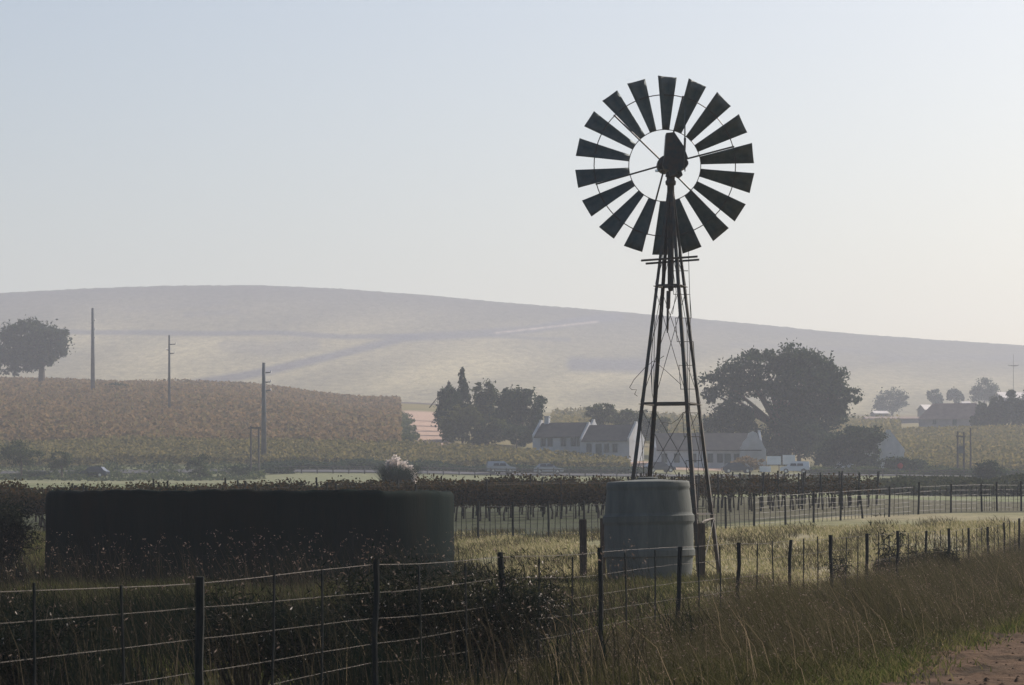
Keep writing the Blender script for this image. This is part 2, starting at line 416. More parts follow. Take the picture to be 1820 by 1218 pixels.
def seg_d(px, py, pts):
    d = np.full(px.shape, 1e9)
    for (x0, y0), (x1, y1) in zip(pts[:-1], pts[1:]):
        t = np.clip(((px - x0) * (x1 - x0) + (py - y0) * (y1 - y0)) / ((x1 - x0) ** 2 + (y1 - y0) ** 2), 0, 1)
        d = np.minimum(d, np.hypot(px - x0 - t * (x1 - x0), py - y0 - t * (y1 - y0)))
    return d
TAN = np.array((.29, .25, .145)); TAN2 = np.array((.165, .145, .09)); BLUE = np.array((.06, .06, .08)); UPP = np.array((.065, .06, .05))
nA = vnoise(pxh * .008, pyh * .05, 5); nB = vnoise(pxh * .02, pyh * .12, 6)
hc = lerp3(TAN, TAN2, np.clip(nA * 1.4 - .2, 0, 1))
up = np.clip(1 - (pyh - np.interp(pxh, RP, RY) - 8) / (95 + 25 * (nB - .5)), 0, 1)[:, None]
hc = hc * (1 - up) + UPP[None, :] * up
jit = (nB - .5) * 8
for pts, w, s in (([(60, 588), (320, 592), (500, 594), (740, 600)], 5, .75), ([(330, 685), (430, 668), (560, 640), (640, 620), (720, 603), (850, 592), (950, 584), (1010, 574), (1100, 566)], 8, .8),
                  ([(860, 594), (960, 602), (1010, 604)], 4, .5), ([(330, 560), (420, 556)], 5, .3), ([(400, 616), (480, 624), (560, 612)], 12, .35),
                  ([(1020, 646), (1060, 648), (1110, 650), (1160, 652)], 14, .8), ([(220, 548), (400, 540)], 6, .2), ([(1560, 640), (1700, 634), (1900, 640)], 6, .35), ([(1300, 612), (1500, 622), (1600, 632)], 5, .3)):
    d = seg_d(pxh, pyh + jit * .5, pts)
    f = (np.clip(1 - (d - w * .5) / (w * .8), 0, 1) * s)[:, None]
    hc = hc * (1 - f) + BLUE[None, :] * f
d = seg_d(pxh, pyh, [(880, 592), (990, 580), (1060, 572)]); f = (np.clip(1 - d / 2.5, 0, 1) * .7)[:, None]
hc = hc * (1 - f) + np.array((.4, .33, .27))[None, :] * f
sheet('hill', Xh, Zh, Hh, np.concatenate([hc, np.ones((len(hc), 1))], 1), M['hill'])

# dirt track along the fence, bottom right
tz = np.arange(10, 130, .16)
tx = np.linspace(0, 1, 34)
Zt, Tt = np.meshgrid(tz, tx, indexing='ij')
Xt = track_edge(Zt) + Tt * 4.6
Ht = gz(Xt, Zt) + .012 + .03 * np.sin(Tt * 9.4) * np.minimum(Tt, 1 - Tt) * 4 * .5 + np.where((Tt < .01) | (Tt > .99), -.04, 0)
Ht += np.abs(RNG.normal(size=Ht.shape)) * .03 * np.clip(vnoise(Xt * 1.5, Zt * .8, 50) * 1.6 - .2, 0, 1) * ((Tt > .02) & (Tt < .98))
sheet('dirt_track', Xt, Zt, Ht, None, M['dirt'])

n = 5200; Zk = 24 + 50 * RNG.uniform(0, 1, n) ** 1.6; Xk = track_edge(Zk) + RNG.uniform(-.15, 4.4, n); sk = RNG.uniform(.015, .07, n) * RNG.uniform(.3, 1, n)
V = []; base_ = np.array([(1, 0, 0), (0, 1, 0), (-1, 0, 0), (0, -1, 0), (0, 0, 1)], float)
o5 = np.stack([Xk, Zk, gz(Xk, Zk) + .01], 1)[:, None, :] + (base_[None] * RNG.uniform(.6, 1.3, (n, 5, 1)) * np.array((1, 1, .7))) * sk[:, None, None]
tri = o5[:, [[0, 1, 4], [1, 2, 4], [2, 3, 4], [3, 0, 4]]].reshape(-1, 3)
tag(fast_mesh('clods', tri, 3, M['clod']), kind='stuff')
# tarred road in front of the farmhouses
rx = np.linspace(-140, 140, 220); rr = np.array([376., 377.5, 379.5, 381.5, 383])
Zr_, Xr_ = np.meshgrid(rr, rx, indexing='ij')
sheet('road', Xr_, Zr_, gz(Xr_, Zr_) + .12, None, M['asphalt'])

# ------------------------------------------------------------------ haze
hz = MB().box((0, 1120, 76.5), (3700, 2500, 169)).build('haze', None)
tag(hz, kind='stuff'); hz.display_type = 'WIRE'
m, nt, N, L = new_mat('morning_haze')
pv = N.new('ShaderNodeVolumePrincipled'); pv.inputs['Color'].default_value = (.785, .832, .93, 1)
pv.inputs['Density'].default_value = .00038; pv.inputs['Anisotropy'].default_value = .2
o_ = N.new('ShaderNodeOutputMaterial'); L.new(pv.outputs[0], o_.inputs['Volume'])
hz.data.materials.append(m)

# ------------------------------------------------------------------ windpump
def windpump():
    Z0 = 68.0; X0 = (1192 - CX) * Z0 / F; g0 = float(gz(X0, Z0))
    W = thing('windpump', 'tall steel farm windpump with an eighteen-bladed wheel on a four-legged lattice tower', 'windpump', (X0, Z0, g0))
    top = 9.42 - g0; apex = 9.97 - g0; rb = 1.43
    def corner(k, z):
        a = R(-63 + 90 * k); r = max(rb * (1 - z / apex), .07)
        return Vector((r * math.cos(a), r * math.sin(a), z))
    Lp = [(0, 0), (.105, 0), (.105, .012), (.012, .012), (.012, .105), (0, .105)]
    for k in range(4):
        b = MB(); p0, p1 = corner(k, -.25), corner(k, top)
        inward = Vector((-p0.x, -p0.y, 0)).normalized()
        q = Matrix.Rotation(R(-45), 3, (p1 - p0).normalized()) @ inward
        b.sweep([p0, p1], Lp, [1.0, .62], True, up=q); b.build('leg', M['iron'], W)
    for zz in (1.55, 4.18, 7.0):
        for k in range(4):
            MB().sweep([corner(k, zz), corner(k + 1, zz)], [(0, -.05), (.05, -.05), (.05, -.04), (.012, -.04), (.012, .05), (0, .05)], None).build('girt', M['iron'], W)
    b = MB()
    lv = [.1, 1.55, 4.18, 7.0, 8.6]
    for i in range(4):
        for k in range(4):
            b.tube([corner(k, lv[i] + .05), corner(k + 1, lv[i + 1] - .05)], .0075, 4)
            b.tube([corner(k + 1, lv[i] + .05), corner(k, lv[i + 1] - .05)], .0075, 4)
    b.build('brace_wire', M['thinwire'], W)
    # platform boards near the head
    for yy, x0, x1, dz in ((-.32, -.72, .62, 0), (.30, -.58, .70, -.02)):
        MB().sweep([(x0, yy, 7.60 + dz), (x1, yy + .05, 7.70 + dz)], [(-.02, -.07), (.02, -.07), (.02, .07), (-.02, .07)], None).build('platform_board', M['iron'], W)
    # bent step rod up the near right leg
    pts = []; zz = 1.0; sd = -1; up = True
    z = 7.35
    seq = []
    while z > .6:
        c = corner(0, z); w0 = .16; w1 = .22
        if sd < 0: seq += [c + Vector((w1, -.05, 0)), c + Vector((-w0, -.05, 0))]
        else: seq += [c + Vector((-w0, -.05, 0)), c + Vector((w1, -.05, 0))]
        z -= .565; sd = -sd
    MB().tube(seq, .011, 5).build('step_rod', M['iron'], W)
    # mast, pump rod
    MB().lathe([(.05, 6.9), (.075, 7.0), (.075, 8.6), (.06, 8.9), (.085, 9.2), (.085, top), (.12, top + .02), (.13, top + .10), (.10, top + .14), (.10, top + .2), (.13, top + .22), (.11, top + .32)], 12).build('mast', M['iron'], W, True)
    MB().tube([(-.05, 0, 6.9), (-.06, 0, 6.5), (-.06, 0, 6.46)], [.052, .05, .02], 8).tube([(-.065, 0, 6.9), (-.075, 0, 6.0), (-.08, 0, 5.9)], [.03, .028, .012], 6).build('pump_rod', M['iron'], W)
    # loose bent wire on the left legs
    b = MB(); zf = lambda py: EYE + (HY - py) * Z0 / F - g0; xf = lambda px: (px - 1192) * Z0 / F
    for line in ([(1160, 643), (1145, 655), (1126, 676), (1118, 690), (1122, 694), (1130, 694), (1127, 702), (1132, 705)], [(1179, 634), (1162, 645), (1156, 660), (1158, 700), (1166, 740)],
                 [(1172, 555), (1160, 600), (1157, 640), (1158, 700)], [(1176, 751), (1192, 754), (1205, 745), (1214, 733)], [(1168, 648), (1185, 662), (1210, 685)],
                 [(1192, 470), (1196, 488), (1201, 520), (1194, 560)], [(1222, 440), (1224, 500), (1226, 560), (1224, 700), (1228, 860)]):
        b.tube([(xf(x), -.3 + .1 * math.sin(i), zf(y)) for i, (x, y) in enumerate(line)], .007, 4)
    b.build('loose_wire', M['thinwire'], W)
    # head: everything turns on an axis that runs almost along the line of sight
    H = MB(); hz_ = zf(289)
    def q(px, py): return ((px - 1192) * Z0 / F, zf(py))
    out = [(1183, 239), (1197.5, 237.5), (1214, 262), (1219.5, 277), (1222, 283.5), (1219.5, 286), (1222, 289.5), (1222.5, 294), (1218, 299), (1211, 303), (1208, 309), (1204, 306), (1200, 312), (1190, 315), (1188, 305), (1180, 302), (1177, 296), (1180, 280)]
    H.prism([q(*p) for p in out], -.26, .26); H.build('gearbox', M['iron'], W)
    MB().prism([q(*p) for p in ((1199, 303), (1203, 310), (1210, 303), (1213, 312), (1206, 318), (1200, 314))], -.1, .05).build('furl_bracket', M['iron'], W)
    hx = (1184 - 1192) * Z0 / F; wy = .62
    tf = Matrix.Translation((hx, 0, hz_)) @ Matrix.Rotation(R(-90), 4, 'X')
    b = MB(); b.lathe([(.05, .1), (.19, .15), (.20, .45), (.20, .75), (.08, .82)], 16)
    b.v = [np.array([tuple(tf @ Vector(p)) for p in a]) for a in b.v]; b.build('hub', M['iron'], W, True)
    # spokes, rings, blades
    for k in range(6):
        a = R(15.3 + 60 * k); r0, r1 = .15, 1.73
        p = lambda r, dy: (hx + r * math.cos(a), wy + dy, hz_ + r * math.sin(a))
        MB().tube([p(r0, -.2), p(r1, -.03)], .021, 6).build('spoke', M['iron'], W)
    for rad, t in ((.868, .011), (1.705, .013)):
        n = 72
        MB().tube([(hx + rad * math.cos(2 * math.pi * i / n), wy, hz_ + rad * math.sin(2 * math.pi * i / n)) for i in range(n + 1)], t, 5, False).build('rim', M['iron'], W)
    # a curved, pitched sail
    b = MB(); nr, nc = 8, 5; V = []; th = .006
    for side in (0, 1):
        for i in range(nr):
            r = .86 + (2.15 - .86) * i / (nr - 1); w = .21 + (.52 - .21) * i / (nr - 1)
            pitch = R(34 - 8 * i / (nr - 1))
            for j in range(nc):
                s_ = (j / (nc - 1) - .5); cv = (.25 - s_ * s_) * w * .30
                u_, v_ = s_ * w, cv + side * th
                V.append((u_ * math.cos(pitch) - v_ * math.sin(pitch), u_ * math.sin(pitch) + v_ * math.cos(pitch), r))
    Fc = []
    o2 = nr * nc
    for i in range(nr - 1):
        for j in range(nc - 1):
            a_ = i * nc + j; Fc.append((a_, a_ + 1, a_ + nc + 1, a_ + nc)); Fc.append((o2 + a_, o2 + a_ + nc, o2 + a_ + nc + 1, o2 + a_ + 1))
    for j in range(nc - 1):
        Fc.append((j, o2 + j, o2 + j + 1, j + 1)); a_ = (nr - 1) * nc + j; Fc.append((a_, a_ + 1, o2 + a_ + 1, o2 + a_))
    for i in range(nr - 1):
        a_ = i * nc; Fc.append((a_, a_ + nc, o2 + a_ + nc, o2 + a_)); a_ = i * nc + nc - 1; Fc.append((a_, o2 + a_, o2 + a_ + nc, a_ + nc))
    b.add(V, Fc)
    first = None
    rib = MB().box((0, .01, 1.705), (.30, .035, .03))
    for k in range(18):
        if first is None:
            s1 = b.build('blade', M['blade'], W, True); r1 = rib.build('blade_clip', M['iron'], s1); first = s1
        else:
            s1 = first.copy(); COL.objects.link(s1)
            r1 = first.children[0].copy(); COL.objects.link(r1); r1.parent = s1
        s1.parent = W; s1.location = (hx, wy, hz_)
        s1.rotation_euler = (R(random.uniform(-.8, .8)), R(1.6 + 20 * k + random.uniform(-.7, .7)), 0)
    # tail: boom and vane seen almost edge on
    tx = (1216.5 - 1192) * Z0 / F
    T = Matrix.Translation((tx, 0, 0)) @ Matrix.Rotation(R(-3.2), 4, 'Z')
    MB().tube([T @ Vector((0, -.1, zf(272))), T @ Vector((0, -2.6, zf(272)))], .03, 6).tube([T @ Vector((0, -.1, zf(300))), T @ Vector((0, -2.3, zf(276)))], .02, 6).build('tail_boom', M['iron'], W)
    b = MB(); poly = [(-.9, zf(300)), (-.9, zf(245)), (-2.6, zf(212)), (-2.75, zf(240)), (-2.75, zf(300)), (-2.6, zf(328))]
    V = [T @ Vector((dx, y, z)) for dx in (-.012, .012) for y, z in poly]; n = len(poly)
    b.add(V, [tuple(range(n)), tuple(range(2 * n - 1, n - 1, -1))] + [(i, i + n, (i + 1) % n + n, (i + 1) % n) for i in range(n)])
    b.build('tail_vane', M['blade'], W)
    MB().tube([q(1178, 303) and (q(1178, 303)[0], -.2, q(1178, 303)[1]), (q(1172, 305)[0], -.2, q(1172, 305)[1])], .012, 5).lathe([(.02, 0), (.06, .0), (.06, .05), (.02, .05)], 12, (q(1168, 306)[0], -.2, q(1168, 306)[1] - .02)).build('oil_cup', M['chrome'], W)
    return W, corner, g0
WP, wp_corner, wp_g = windpump()

# barrel-shaped water tank
Zb = 65.0; Xb = (1155 - CX) * Zb / F; gb = float(gz(Xb, Zb))
BT = thing('water_tank', 'grey barrel-shaped water tank with raised hoops at the foot of the windpump', 'water tank', (Xb, Zb, gb - .03))
BT.rotation_euler = (0, R(-1.1), 0)
def bar_r(t): return .895 + .125 * math.sin(math.pi * min(max((t + .12) / 1.2, 0), 1))
Hb = 2.33
prof = [(.05, -.02)]
ts = np.linspace(0, 1, 60)
for t in ts:
    r = bar_r(t)
    for c, w in ((.31, .035), (.645, .035)):
        if abs(t - c) < w: r += .028
    if t > .945: r += .024
    prof.append((r, t * Hb))
prof += [(bar_r(1) - .0, Hb + .022), (.86, Hb + .03), (.6, Hb + .045), (.25, Hb + .075), (.02, Hb + .08)]
MB().lathe(prof, 64).build('shell', M['tank'], BT, True)
for k, (c, w) in enumerate(((.31, .035), (.645, .035))):
    MB().lathe([(bar_r(c) + .02, (c - w) * Hb), (bar_r(c) + .040, (c - w + .006) * Hb), (bar_r(c) + .040, (c + w - .006) * Hb), (bar_r(c) + .02, (c + w) * Hb)], 64, caps=(False, False)).build('hoop', M['tank'], BT)
MB().lathe([(.23, Hb + .07), (.24, Hb + .11), (.2, Hb + .125), (.02, Hb + .13)], 24).build('lid', M['tank'], BT)

# round reservoir
Zc = 66.0; Xc = (446 - CX) * Zc / F; rc = 4.70; gc = float(gz(Xc, Zc))
RS = thing('reservoir', 'low wide round plastered farm reservoir with a very dark wall', 'reservoir', (Xc, Zc, gc - .1))
hr = 2.22
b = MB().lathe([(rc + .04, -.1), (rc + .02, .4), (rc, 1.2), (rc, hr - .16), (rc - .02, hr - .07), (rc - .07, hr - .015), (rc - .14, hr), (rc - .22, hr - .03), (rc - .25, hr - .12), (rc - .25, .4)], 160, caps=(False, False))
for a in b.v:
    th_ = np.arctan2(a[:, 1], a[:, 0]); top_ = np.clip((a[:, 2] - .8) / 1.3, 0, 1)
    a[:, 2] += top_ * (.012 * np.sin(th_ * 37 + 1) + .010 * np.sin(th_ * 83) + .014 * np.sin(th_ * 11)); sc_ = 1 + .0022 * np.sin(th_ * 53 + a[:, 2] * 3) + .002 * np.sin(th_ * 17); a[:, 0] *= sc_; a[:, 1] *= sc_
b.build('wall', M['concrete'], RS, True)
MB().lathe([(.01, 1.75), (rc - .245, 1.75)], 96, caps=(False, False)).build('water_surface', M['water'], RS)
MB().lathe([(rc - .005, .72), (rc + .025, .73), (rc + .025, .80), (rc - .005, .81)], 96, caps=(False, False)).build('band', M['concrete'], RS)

# timber posts round the tank
for px, Z, w, h, lab in ((1036, 66.5, .17, 1.46, 'thick weathered timber post standing clear to the left of the barrel tank'),
                         (1071, 67.2, .13, 1.48, 'dark timber post half hidden behind the left edge of the barrel tank'),
                         (1246, 66.0, .18, 1.36, 'thick timber post between the barrel tank and the right tower leg')):
    g = gp(px, Z)
    b = MB(); b.sweep([(0, 0, -.3), (.006, 0, h * .5), (0, 0, h - .02), (0, 0, h)], [(-.5, -.5), (.5, -.47), (.5, .5), (-.46, .5)], [w, w, w * .98, w * .9], up=(1, 0, 0))
    o = b.build('timber_post', M['timber'], None, loc=g); tag(o, lab, 'post', 'timber posts round the water tank')
g = gp(1246, 66.0); c = WP.location + wp_corner(1, 1.38)
o = MB().tube([g + Vector((.0, 0, 1.2)), g + Vector((.02, 0, 1.37)), g + Vector((.08, .1, 1.41)), c + Vector((-.05, 0, .08)), c], .028, 7).build('water_pipe', M['rust'])
tag(o, 'short bent pipe from the timber post to the right tower leg', 'pipe')

# ------------------------------------------------------------------ roadside wire fence
FT = thing('wire_fence', 'barbed wire fence running from the left foreground past the windpump along the dirt track', 'fence', (0, 0, 0))
S = 3.8
def fpt(n):
    Z = (5.3 + n) * S; X = fence_x(Z); return Vector((X, Z, float(gz(X, Z))))
WH = [1.225, 1.01, .79, .58, .40, .23]
pm = []
for v in range(4):
    b = MB(); rr = random.Random(v); pts = []; rad = []
    for i in range(6): pts.append((rr.uniform(-.012, .012), rr.uniform(-.012, .012), -.3 + 1.565 * i / 5)); rad.append(.031 - .003 * i / 5 + rr.uniform(-.003, .003))
    b.tube(pts, rad, 8); pm.append(b.build('post', M['post'], FT))
dm = MB().tube([(0, 0, .12), (.006, 0, .7), (0, 0, 1.235)], .0105, 5).build('dropper', M['post'], FT)
used = set()
def put_part(src, loc, sc=1.0, rz=0.0, tilt=(0, 0)):
    if src.name in used: o = src.copy(); COL.objects.link(o); o.parent = src.parent
    else: o = src; used.add(src.name)
    o.location = loc; o.rotation_euler = (tilt[0], tilt[1], rz); o.scale = (sc if not isinstance(sc, tuple) else sc) if isinstance(sc, tuple) else (1, 1, sc)
    return o
NF = 30
for n in range(-3, NF):
    p = fpt(n)
    put_part(pm[n % 4], p, (random.uniform(.9, 1.12),) * 2 + (random.uniform(.98, 1.02),), random.uniform(0, 6), (R(random.uniform(-1.2, 1.2)), R(random.uniform(-1.5, 1.5))))
    for t in (1 / 3, 2 / 3):
        q = fpt(n + t + random.uniform(-.03, .03)); put_part(dm, q, random.uniform(.97, 1.03), 0, (R(random.uniform(-1, 1)), R(random.uniform(-1.5, 1.5))))
for wi, h in enumerate(WH):
    b = MB(); pts = []
    dh = {n: random.uniform(-.03, .03) for n in range(-4, NF + 1)}
    for n in range(-3, NF - 1):
        for t in (0, .17, .33, .5, .67, .83):
            p = fpt(n + t); sag = -.008 * 4 * t * (1 - t) - random.uniform(0, .004)
            pts.append(p + Vector((-.03, .0, h + dh[n] * (1 - t) + dh[n + 1] * t + sag)))
    b.tube(pts, .0014 if wi else .0019, 4)
    # twisted barbs on the near stretch
    for i in range(len(pts) - 1):
        a, c = pts[i], pts[i + 1]
        if a.y > 60: break
        for k in range(6):
            p = a.lerp(c, (k + .5) / 6)
            e = Vector((random.uniform(-.006, .006), random.uniform(-.004, .004), .009))
            b.tube([p - e, p + e], [.0022, .0012], 3)
    b.build('wire', M['rust'], FT)

# ------------------------------------------------------------------ back fence in front of the vines
BF = thing('back_fence', 'mesh wire paddock fence on dark posts in front of the vineyard', 'fence')
bpx = [745, 790, 850, 912, 975, 1040, 1110, 1180, 1240, 1290, 1340, 1396, 1446, 1494, 1533, 1580, 1632, 1690, 1745, 1772, 1815, 1870]
bz = np.interp(bpx, [745, 1340, 1533, 1870], [96, 103, 112, 124])
bm = MB().tube([(0, 0, -.2), (.01, 0, .6), (0, 0, 1.24)], [.045, .04, .04], 7).build('post', M['post'], BF)
bd = MB().tube([(0, 0, .02), (0, 0, 1.12)], .011, 4).build('dropper', M['post'], BF)
bw = MB()
for i, (px, Z) in enumerate(zip(bpx, bz)):
    p = gp(px, Z)
    put_part(bm, p, random.uniform(.95, 1.06), random.uniform(0, 6), (R(random.uniform(-2, 2)), R(-9 if px == 1533 else random.uniform(-2, 2))))
    if i < len(bpx) - 1:
        k = 6
        for j in range(1, k):
            t = j / k; q = gp(px + (bpx[i + 1] - px) * t, Z + (bz[i + 1] - Z) * t); put_part(bd, q, random.uniform(.93, 1.05), 0, (0, R(random.uniform(-3, 3))))
for h in (1.12, .92, .72, .52, .34, .16):
    bw2 = MB().tube([gp(px, Z, h + random.uniform(-.02, .02)) for px, Z in zip(bpx, bz)], .006, 4); bw2.build('wire', M['thinwire'], BF)

# ------------------------------------------------------------------ vine rows behind the tank
def make_vine(seed, bare):
    rr = np.random.default_rng(seed); r2 = random.Random(seed)
    T = thing('grapevine', 'x', 'vine')
    b = MB(); pts = [(0, 0, -.1), (r2.uniform(-.05, .05), 0, .3), (r2.uniform(-.12, .12), 0, .75)]
    b.tube(pts, [.05, .04, .035], 6)
    x, _, z = pts[-1]
    for s in (-1, 1): b.tube([(x, 0, z), (x + s * .25, 0, z + .08), (x + s * .62, .02, z + .1)], [.03, .024, .015], 5)
    for k in range(7):
        xx = r2.uniform(-.6, .6); b.tube([(xx, 0, z + .08), (xx + r2.uniform(-.12, .12), r2.uniform(-.1, .1), 1.25), (xx + r2.uniform(-.25, .25), r2.uniform(-.15, .15), r2.uniform(1.35, 1.75))], [.011, .008, .004], 4)
    b.build('trunk', M['bark'], T)
    n = 130 if bare else 800
    C = np.stack([rr.uniform(-.68, .68, n), rr.normal(0, .16, n), .56 + np.abs(rr.beta(1.5, 1.6, n)) * 1.08], 1)
    C[: n // 6, 2] += rr.uniform(0, .25, n // 6)
    fast_mesh('foliage', leaf_quads(C, rr.uniform(.07, .13, n), 1.2), 4, M['vineleaf'], T)
    return T
vp_full = [make_vine(s, False) for s in (1, 2, 3)]; vp_bare = [make_vine(s, True) for s in (4, 5)]
fresh = set()
rows = [(104, 131, 'front'), (107.5, 136, 'second'), (111, 141, 'third'), (115, 146, 'fourth')]
for ri, (za, zb, nm) in enumerate(rows):
    pa = gp(-60, za); pb = gp(1500 if ri == 0 else 1560, zb)
    tr = thing('vine_trellis', {'front': 'front row of trellis posts and wires holding the vines nearest the camera', 'second': 'second row of trellis posts and wires just behind the front vines', 'third': 'third row of trellis posts and wires among the near vines', 'fourth': 'fourth row of trellis posts and wires, deepest among the near vines'}[nm], 'trellis', (0, 0, 0), group='trellises of the near vineyard')
    Ln = (pb - pa).length; nv = int(Ln / 1.25)
    tp = MB().tube([(0, 0, -.2), (.01, 0, .8), (0, 0, 1.68)], [.045, .04, .04], 6).build('post', M['post'], tr)
    ang = math.atan2(pb.y - pa.y, pb.x - pa.x); wp_ = [[], [], []]
    for i in range(nv):
        t = (i + .5) / nv; p = pa.lerp(pb, t); p.z = float(gz(p.x, p.y)); px = CX + p.x * F / p.y
        bare = px > 1180 and random.random() < min(1, (px - 1150) / 250)
        src = random.choice(vp_bare if bare else vp_full)
        if src.name in fresh: o = copy_tree(src)
        else: o = src; fresh.add(src.name)
        o.location = p; o.rotation_euler = (0, 0, ang + R(random.choice((0, 180)) + random.uniform(-6, 6))); sc = random.uniform(.84, .98) + (.1 if random.random() < .12 else 0); o.scale = (1, 1, sc)
        o['label'] = {'front': {0: 'leafy brown-green grapevine in the front trellis row', 1: 'nearly leafless grapevine at the right of the front trellis row'},
                      'second': {0: 'leafy brown-green grapevine in the second trellis row', 1: 'nearly leafless grapevine at the right of the second trellis row'},
                      'third': {0: 'leafy brown-green grapevine in the third trellis row', 1: 'nearly leafless grapevine at the right of the third trellis row'},
                      'fourth': {0: 'leafy brown-green grapevine in the fourth and deepest trellis row', 1: 'nearly leafless grapevine at the right of the fourth trellis row'}}[nm][1 if bare else 0]
        o['group'] = ('bare' if bare else 'leafy') + ' grapevines of the ' + nm + ' row'
        if i % 3 == 0 or (px > 1100 and i % 2 == 0): put_part(tp, p + Vector((.4, .05, 0)), random.uniform(.93, 1.06), 0, (0, R(random.uniform(-5, 5))))
        for k in range(3): wp_[k].append(p + Vector((0, .03, (.82, 1.15, 1.5)[k])))
    for k in range(3): MB().tube(wp_[k], .005, 3).build('wire', M['thinwire'], tr)
for src in vp_full + vp_bare:
    if src.name not in fresh:
        for ch in list(src.children): bpy.data.objects.remove(ch)
        bpy.data.objects.remove(src)

# ------------------------------------------------------------------ trees and shrubs
def crown_points(blobs, n, rr, shell=.6, clump=.16):
    n = int(n * 2.5); ex = []
    for b in blobs:
        for k in range(4):
            d = rr.normal(size=3); d /= np.linalg.norm(d); d[2] = abs(d[2]) if rr.uniform() < .7 else d[2]; f = rr.uniform(.22, .42)
            ex.append((b[0] + d[0] * b[3] * .92, b[1] + d[1] * b[4] * .92, b[2] + d[2] * b[5] * .92, b[3] * f, b[4] * f, b[5] * f))
    blobs = list(blobs) + ex
    """blobs: (x, y, z, rx, ry, rz) in metres; leaves gather in clumps through each lobe"""
    vol = np.array([b[3] * b[4] * b[5] for b in blobs]) ** .72; out = []
    for b, v in zip(blobs, vol / vol.sum()):
        k = max(30, int(n * v)); nc = max(6, k // 70)
        d = rr.normal(size=(nc, 3)); d /= np.linalg.norm(d, axis=1)[:, None]
        rad = shell + (1 - shell) * rr.uniform(size=nc) ** .6
        cc = d * rad[:, None]
        i = rr.integers(0, nc, k)
        p = cc[i] + rr.normal(size=(k, 3)) * clump * rr.choice([.7, 1, 1.5], size=(nc, 1))[i]
        out.append(p * np.array(b[3:6]) + np.array(b[:3]))
    return np.concatenate(out)

def tree(name, label, px, Z, lobes, n, leaf, m, cat='tree', trunk_r=.3, group=None, base_dz=0.0, tlean=0.0, limbs=True, yd=1.0, base_py=None, tm=None, clump=.16):
    """lobes in photo pixels: (px, py, rx, ry)"""
    g = gp(px, Z) if base_py is None else at(px, base_py, Z)
    T = thing(name, label, cat, g, 0, group); k = Z / F; rr = np.random.default_rng(int(px * 7 + Z))
    bl = [((x - px) * k, rr.uniform(-.35, .35) * rx * k * yd, EYE + (HY - y) * k - g.z, rx * k, rx * k * yd, ry * k) for x, y, rx, ry in lobes]
    zt = np.mean([b[2] for b in bl]); b = MB()
    b.tube([(0, 0, -.4), (tlean * .3, 0, zt * .3), (tlean * .7, 0, zt * .65), (tlean, 0, zt)], [trunk_r * 1.25, trunk_r, trunk_r * .8, trunk_r * .45], 7)
    if limbs:
        for q in bl:
            b.tube([(tlean * .5, 0, zt * .5), ((tlean * .5 + q[0]) / 2, q[1] / 2, (zt * .55 + q[2]) / 2 + .1), (q[0], q[1], q[2] + q[5] * .3)], [trunk_r * .5, trunk_r * .35, trunk_r * .1], 5)
    b.build('trunk', tm or M['bark'], T)
    C = crown_points(bl, n, rr, clump=clump)
    C = C[C[:, 2] > .03]
    fast_mesh('crown', leaf_quads(C, rr.uniform(.5, 1.2, len(C)) * leaf * .62, 1.7), 4, m, T)
    return T

tree('umbrella_tree', 'round dark umbrella tree on the crest at the left edge of the photo', 74, 690, [(58, 602, 52, 30), (28, 620, 34, 28), (92, 612, 28, 26), (50, 630, 44, 20), (74, 640, 18, 14), (14, 652, 26, 18), (44, 650, 26, 14), (92, 634, 20, 14), (45, 600, 40, 28), (104, 600, 16, 20)], 8000, .8, M['tree_a'], trunk_r=.8)
# farm tree group around the cypress
tree('cypress_tree', 'narrow dark cypress rising above the tree clump left of the farmhouses', 822, 455, [(822, 672, 6, 16), (822, 692, 9, 18), (823, 716, 13, 20), (822, 740, 14, 20)], 2600, .5, M['tree_a'], trunk_r=.25, limbs=False)
tree('bushy_tree', 'low bushy tree at the left of the cypress', 803, 450, [(800, 708, 18, 20), (795, 735, 20, 24), (806, 755, 22, 22)], 3000, .55, M['tree_a'], trunk_r=.25)
tree('rounded_tree', 'rounded airy tree immediately right of the cypress', 862, 460, [(862, 700, 20, 18), (866, 725, 22, 26), (850, 738, 18, 24)], 2800, .5, M['tree_b'], trunk_r=.3)
tree('spreading_tree', 'largest spreading tree of the clump, beside the left farmhouse gable', 925, 448, [(915, 708, 26, 20), (940, 718, 24, 24), (905, 735, 28, 26), (935, 748, 28, 26), (895, 758, 22, 20)], 4600, .55, M['tree_a'], trunk_r=.35)
tree('leafy_shrub', 'sunlit yellowish shrub at the front left of the tree clump', 822, 440, [(820, 740, 24, 18), (804, 762, 22, 22), (836, 760, 22, 22)], 2600, .5, M['tree_c'], 'shrub', trunk_r=.15)
tree('leafy_shrub', 'dark shrub between the tree clump and the left farmhouse', 868, 440, [(870, 766, 26, 20), (895, 770, 20, 16), (850, 776, 20, 12)], 2400, .5, M['tree_b'], 'shrub', trunk_r=.15)
tree('leafy_shrub', 'dark shrub at the foot of the left farmhouse wall', 918, 434, [(920, 775, 22, 14), (940, 778, 12, 10)], 1300, .45, M['tree_a'], 'shrub', trunk_r=.12)
tree('airy_tree', 'thin airy tree behind the farmhouse roofs', 1072, 470, [(1062, 732, 20, 14), (1085, 734, 18, 14), (1072, 748, 26, 14)], 1700, .45, M['tree_b'], trunk_r=.2)
tree('airy_tree', 'dark airy tree behind the tower legs', 1130, 470, [(1120, 745, 22, 14), (1145, 750, 20, 16), (1165, 762, 24, 20)], 2200, .5, M['tree_b'], trunk_r=.2)
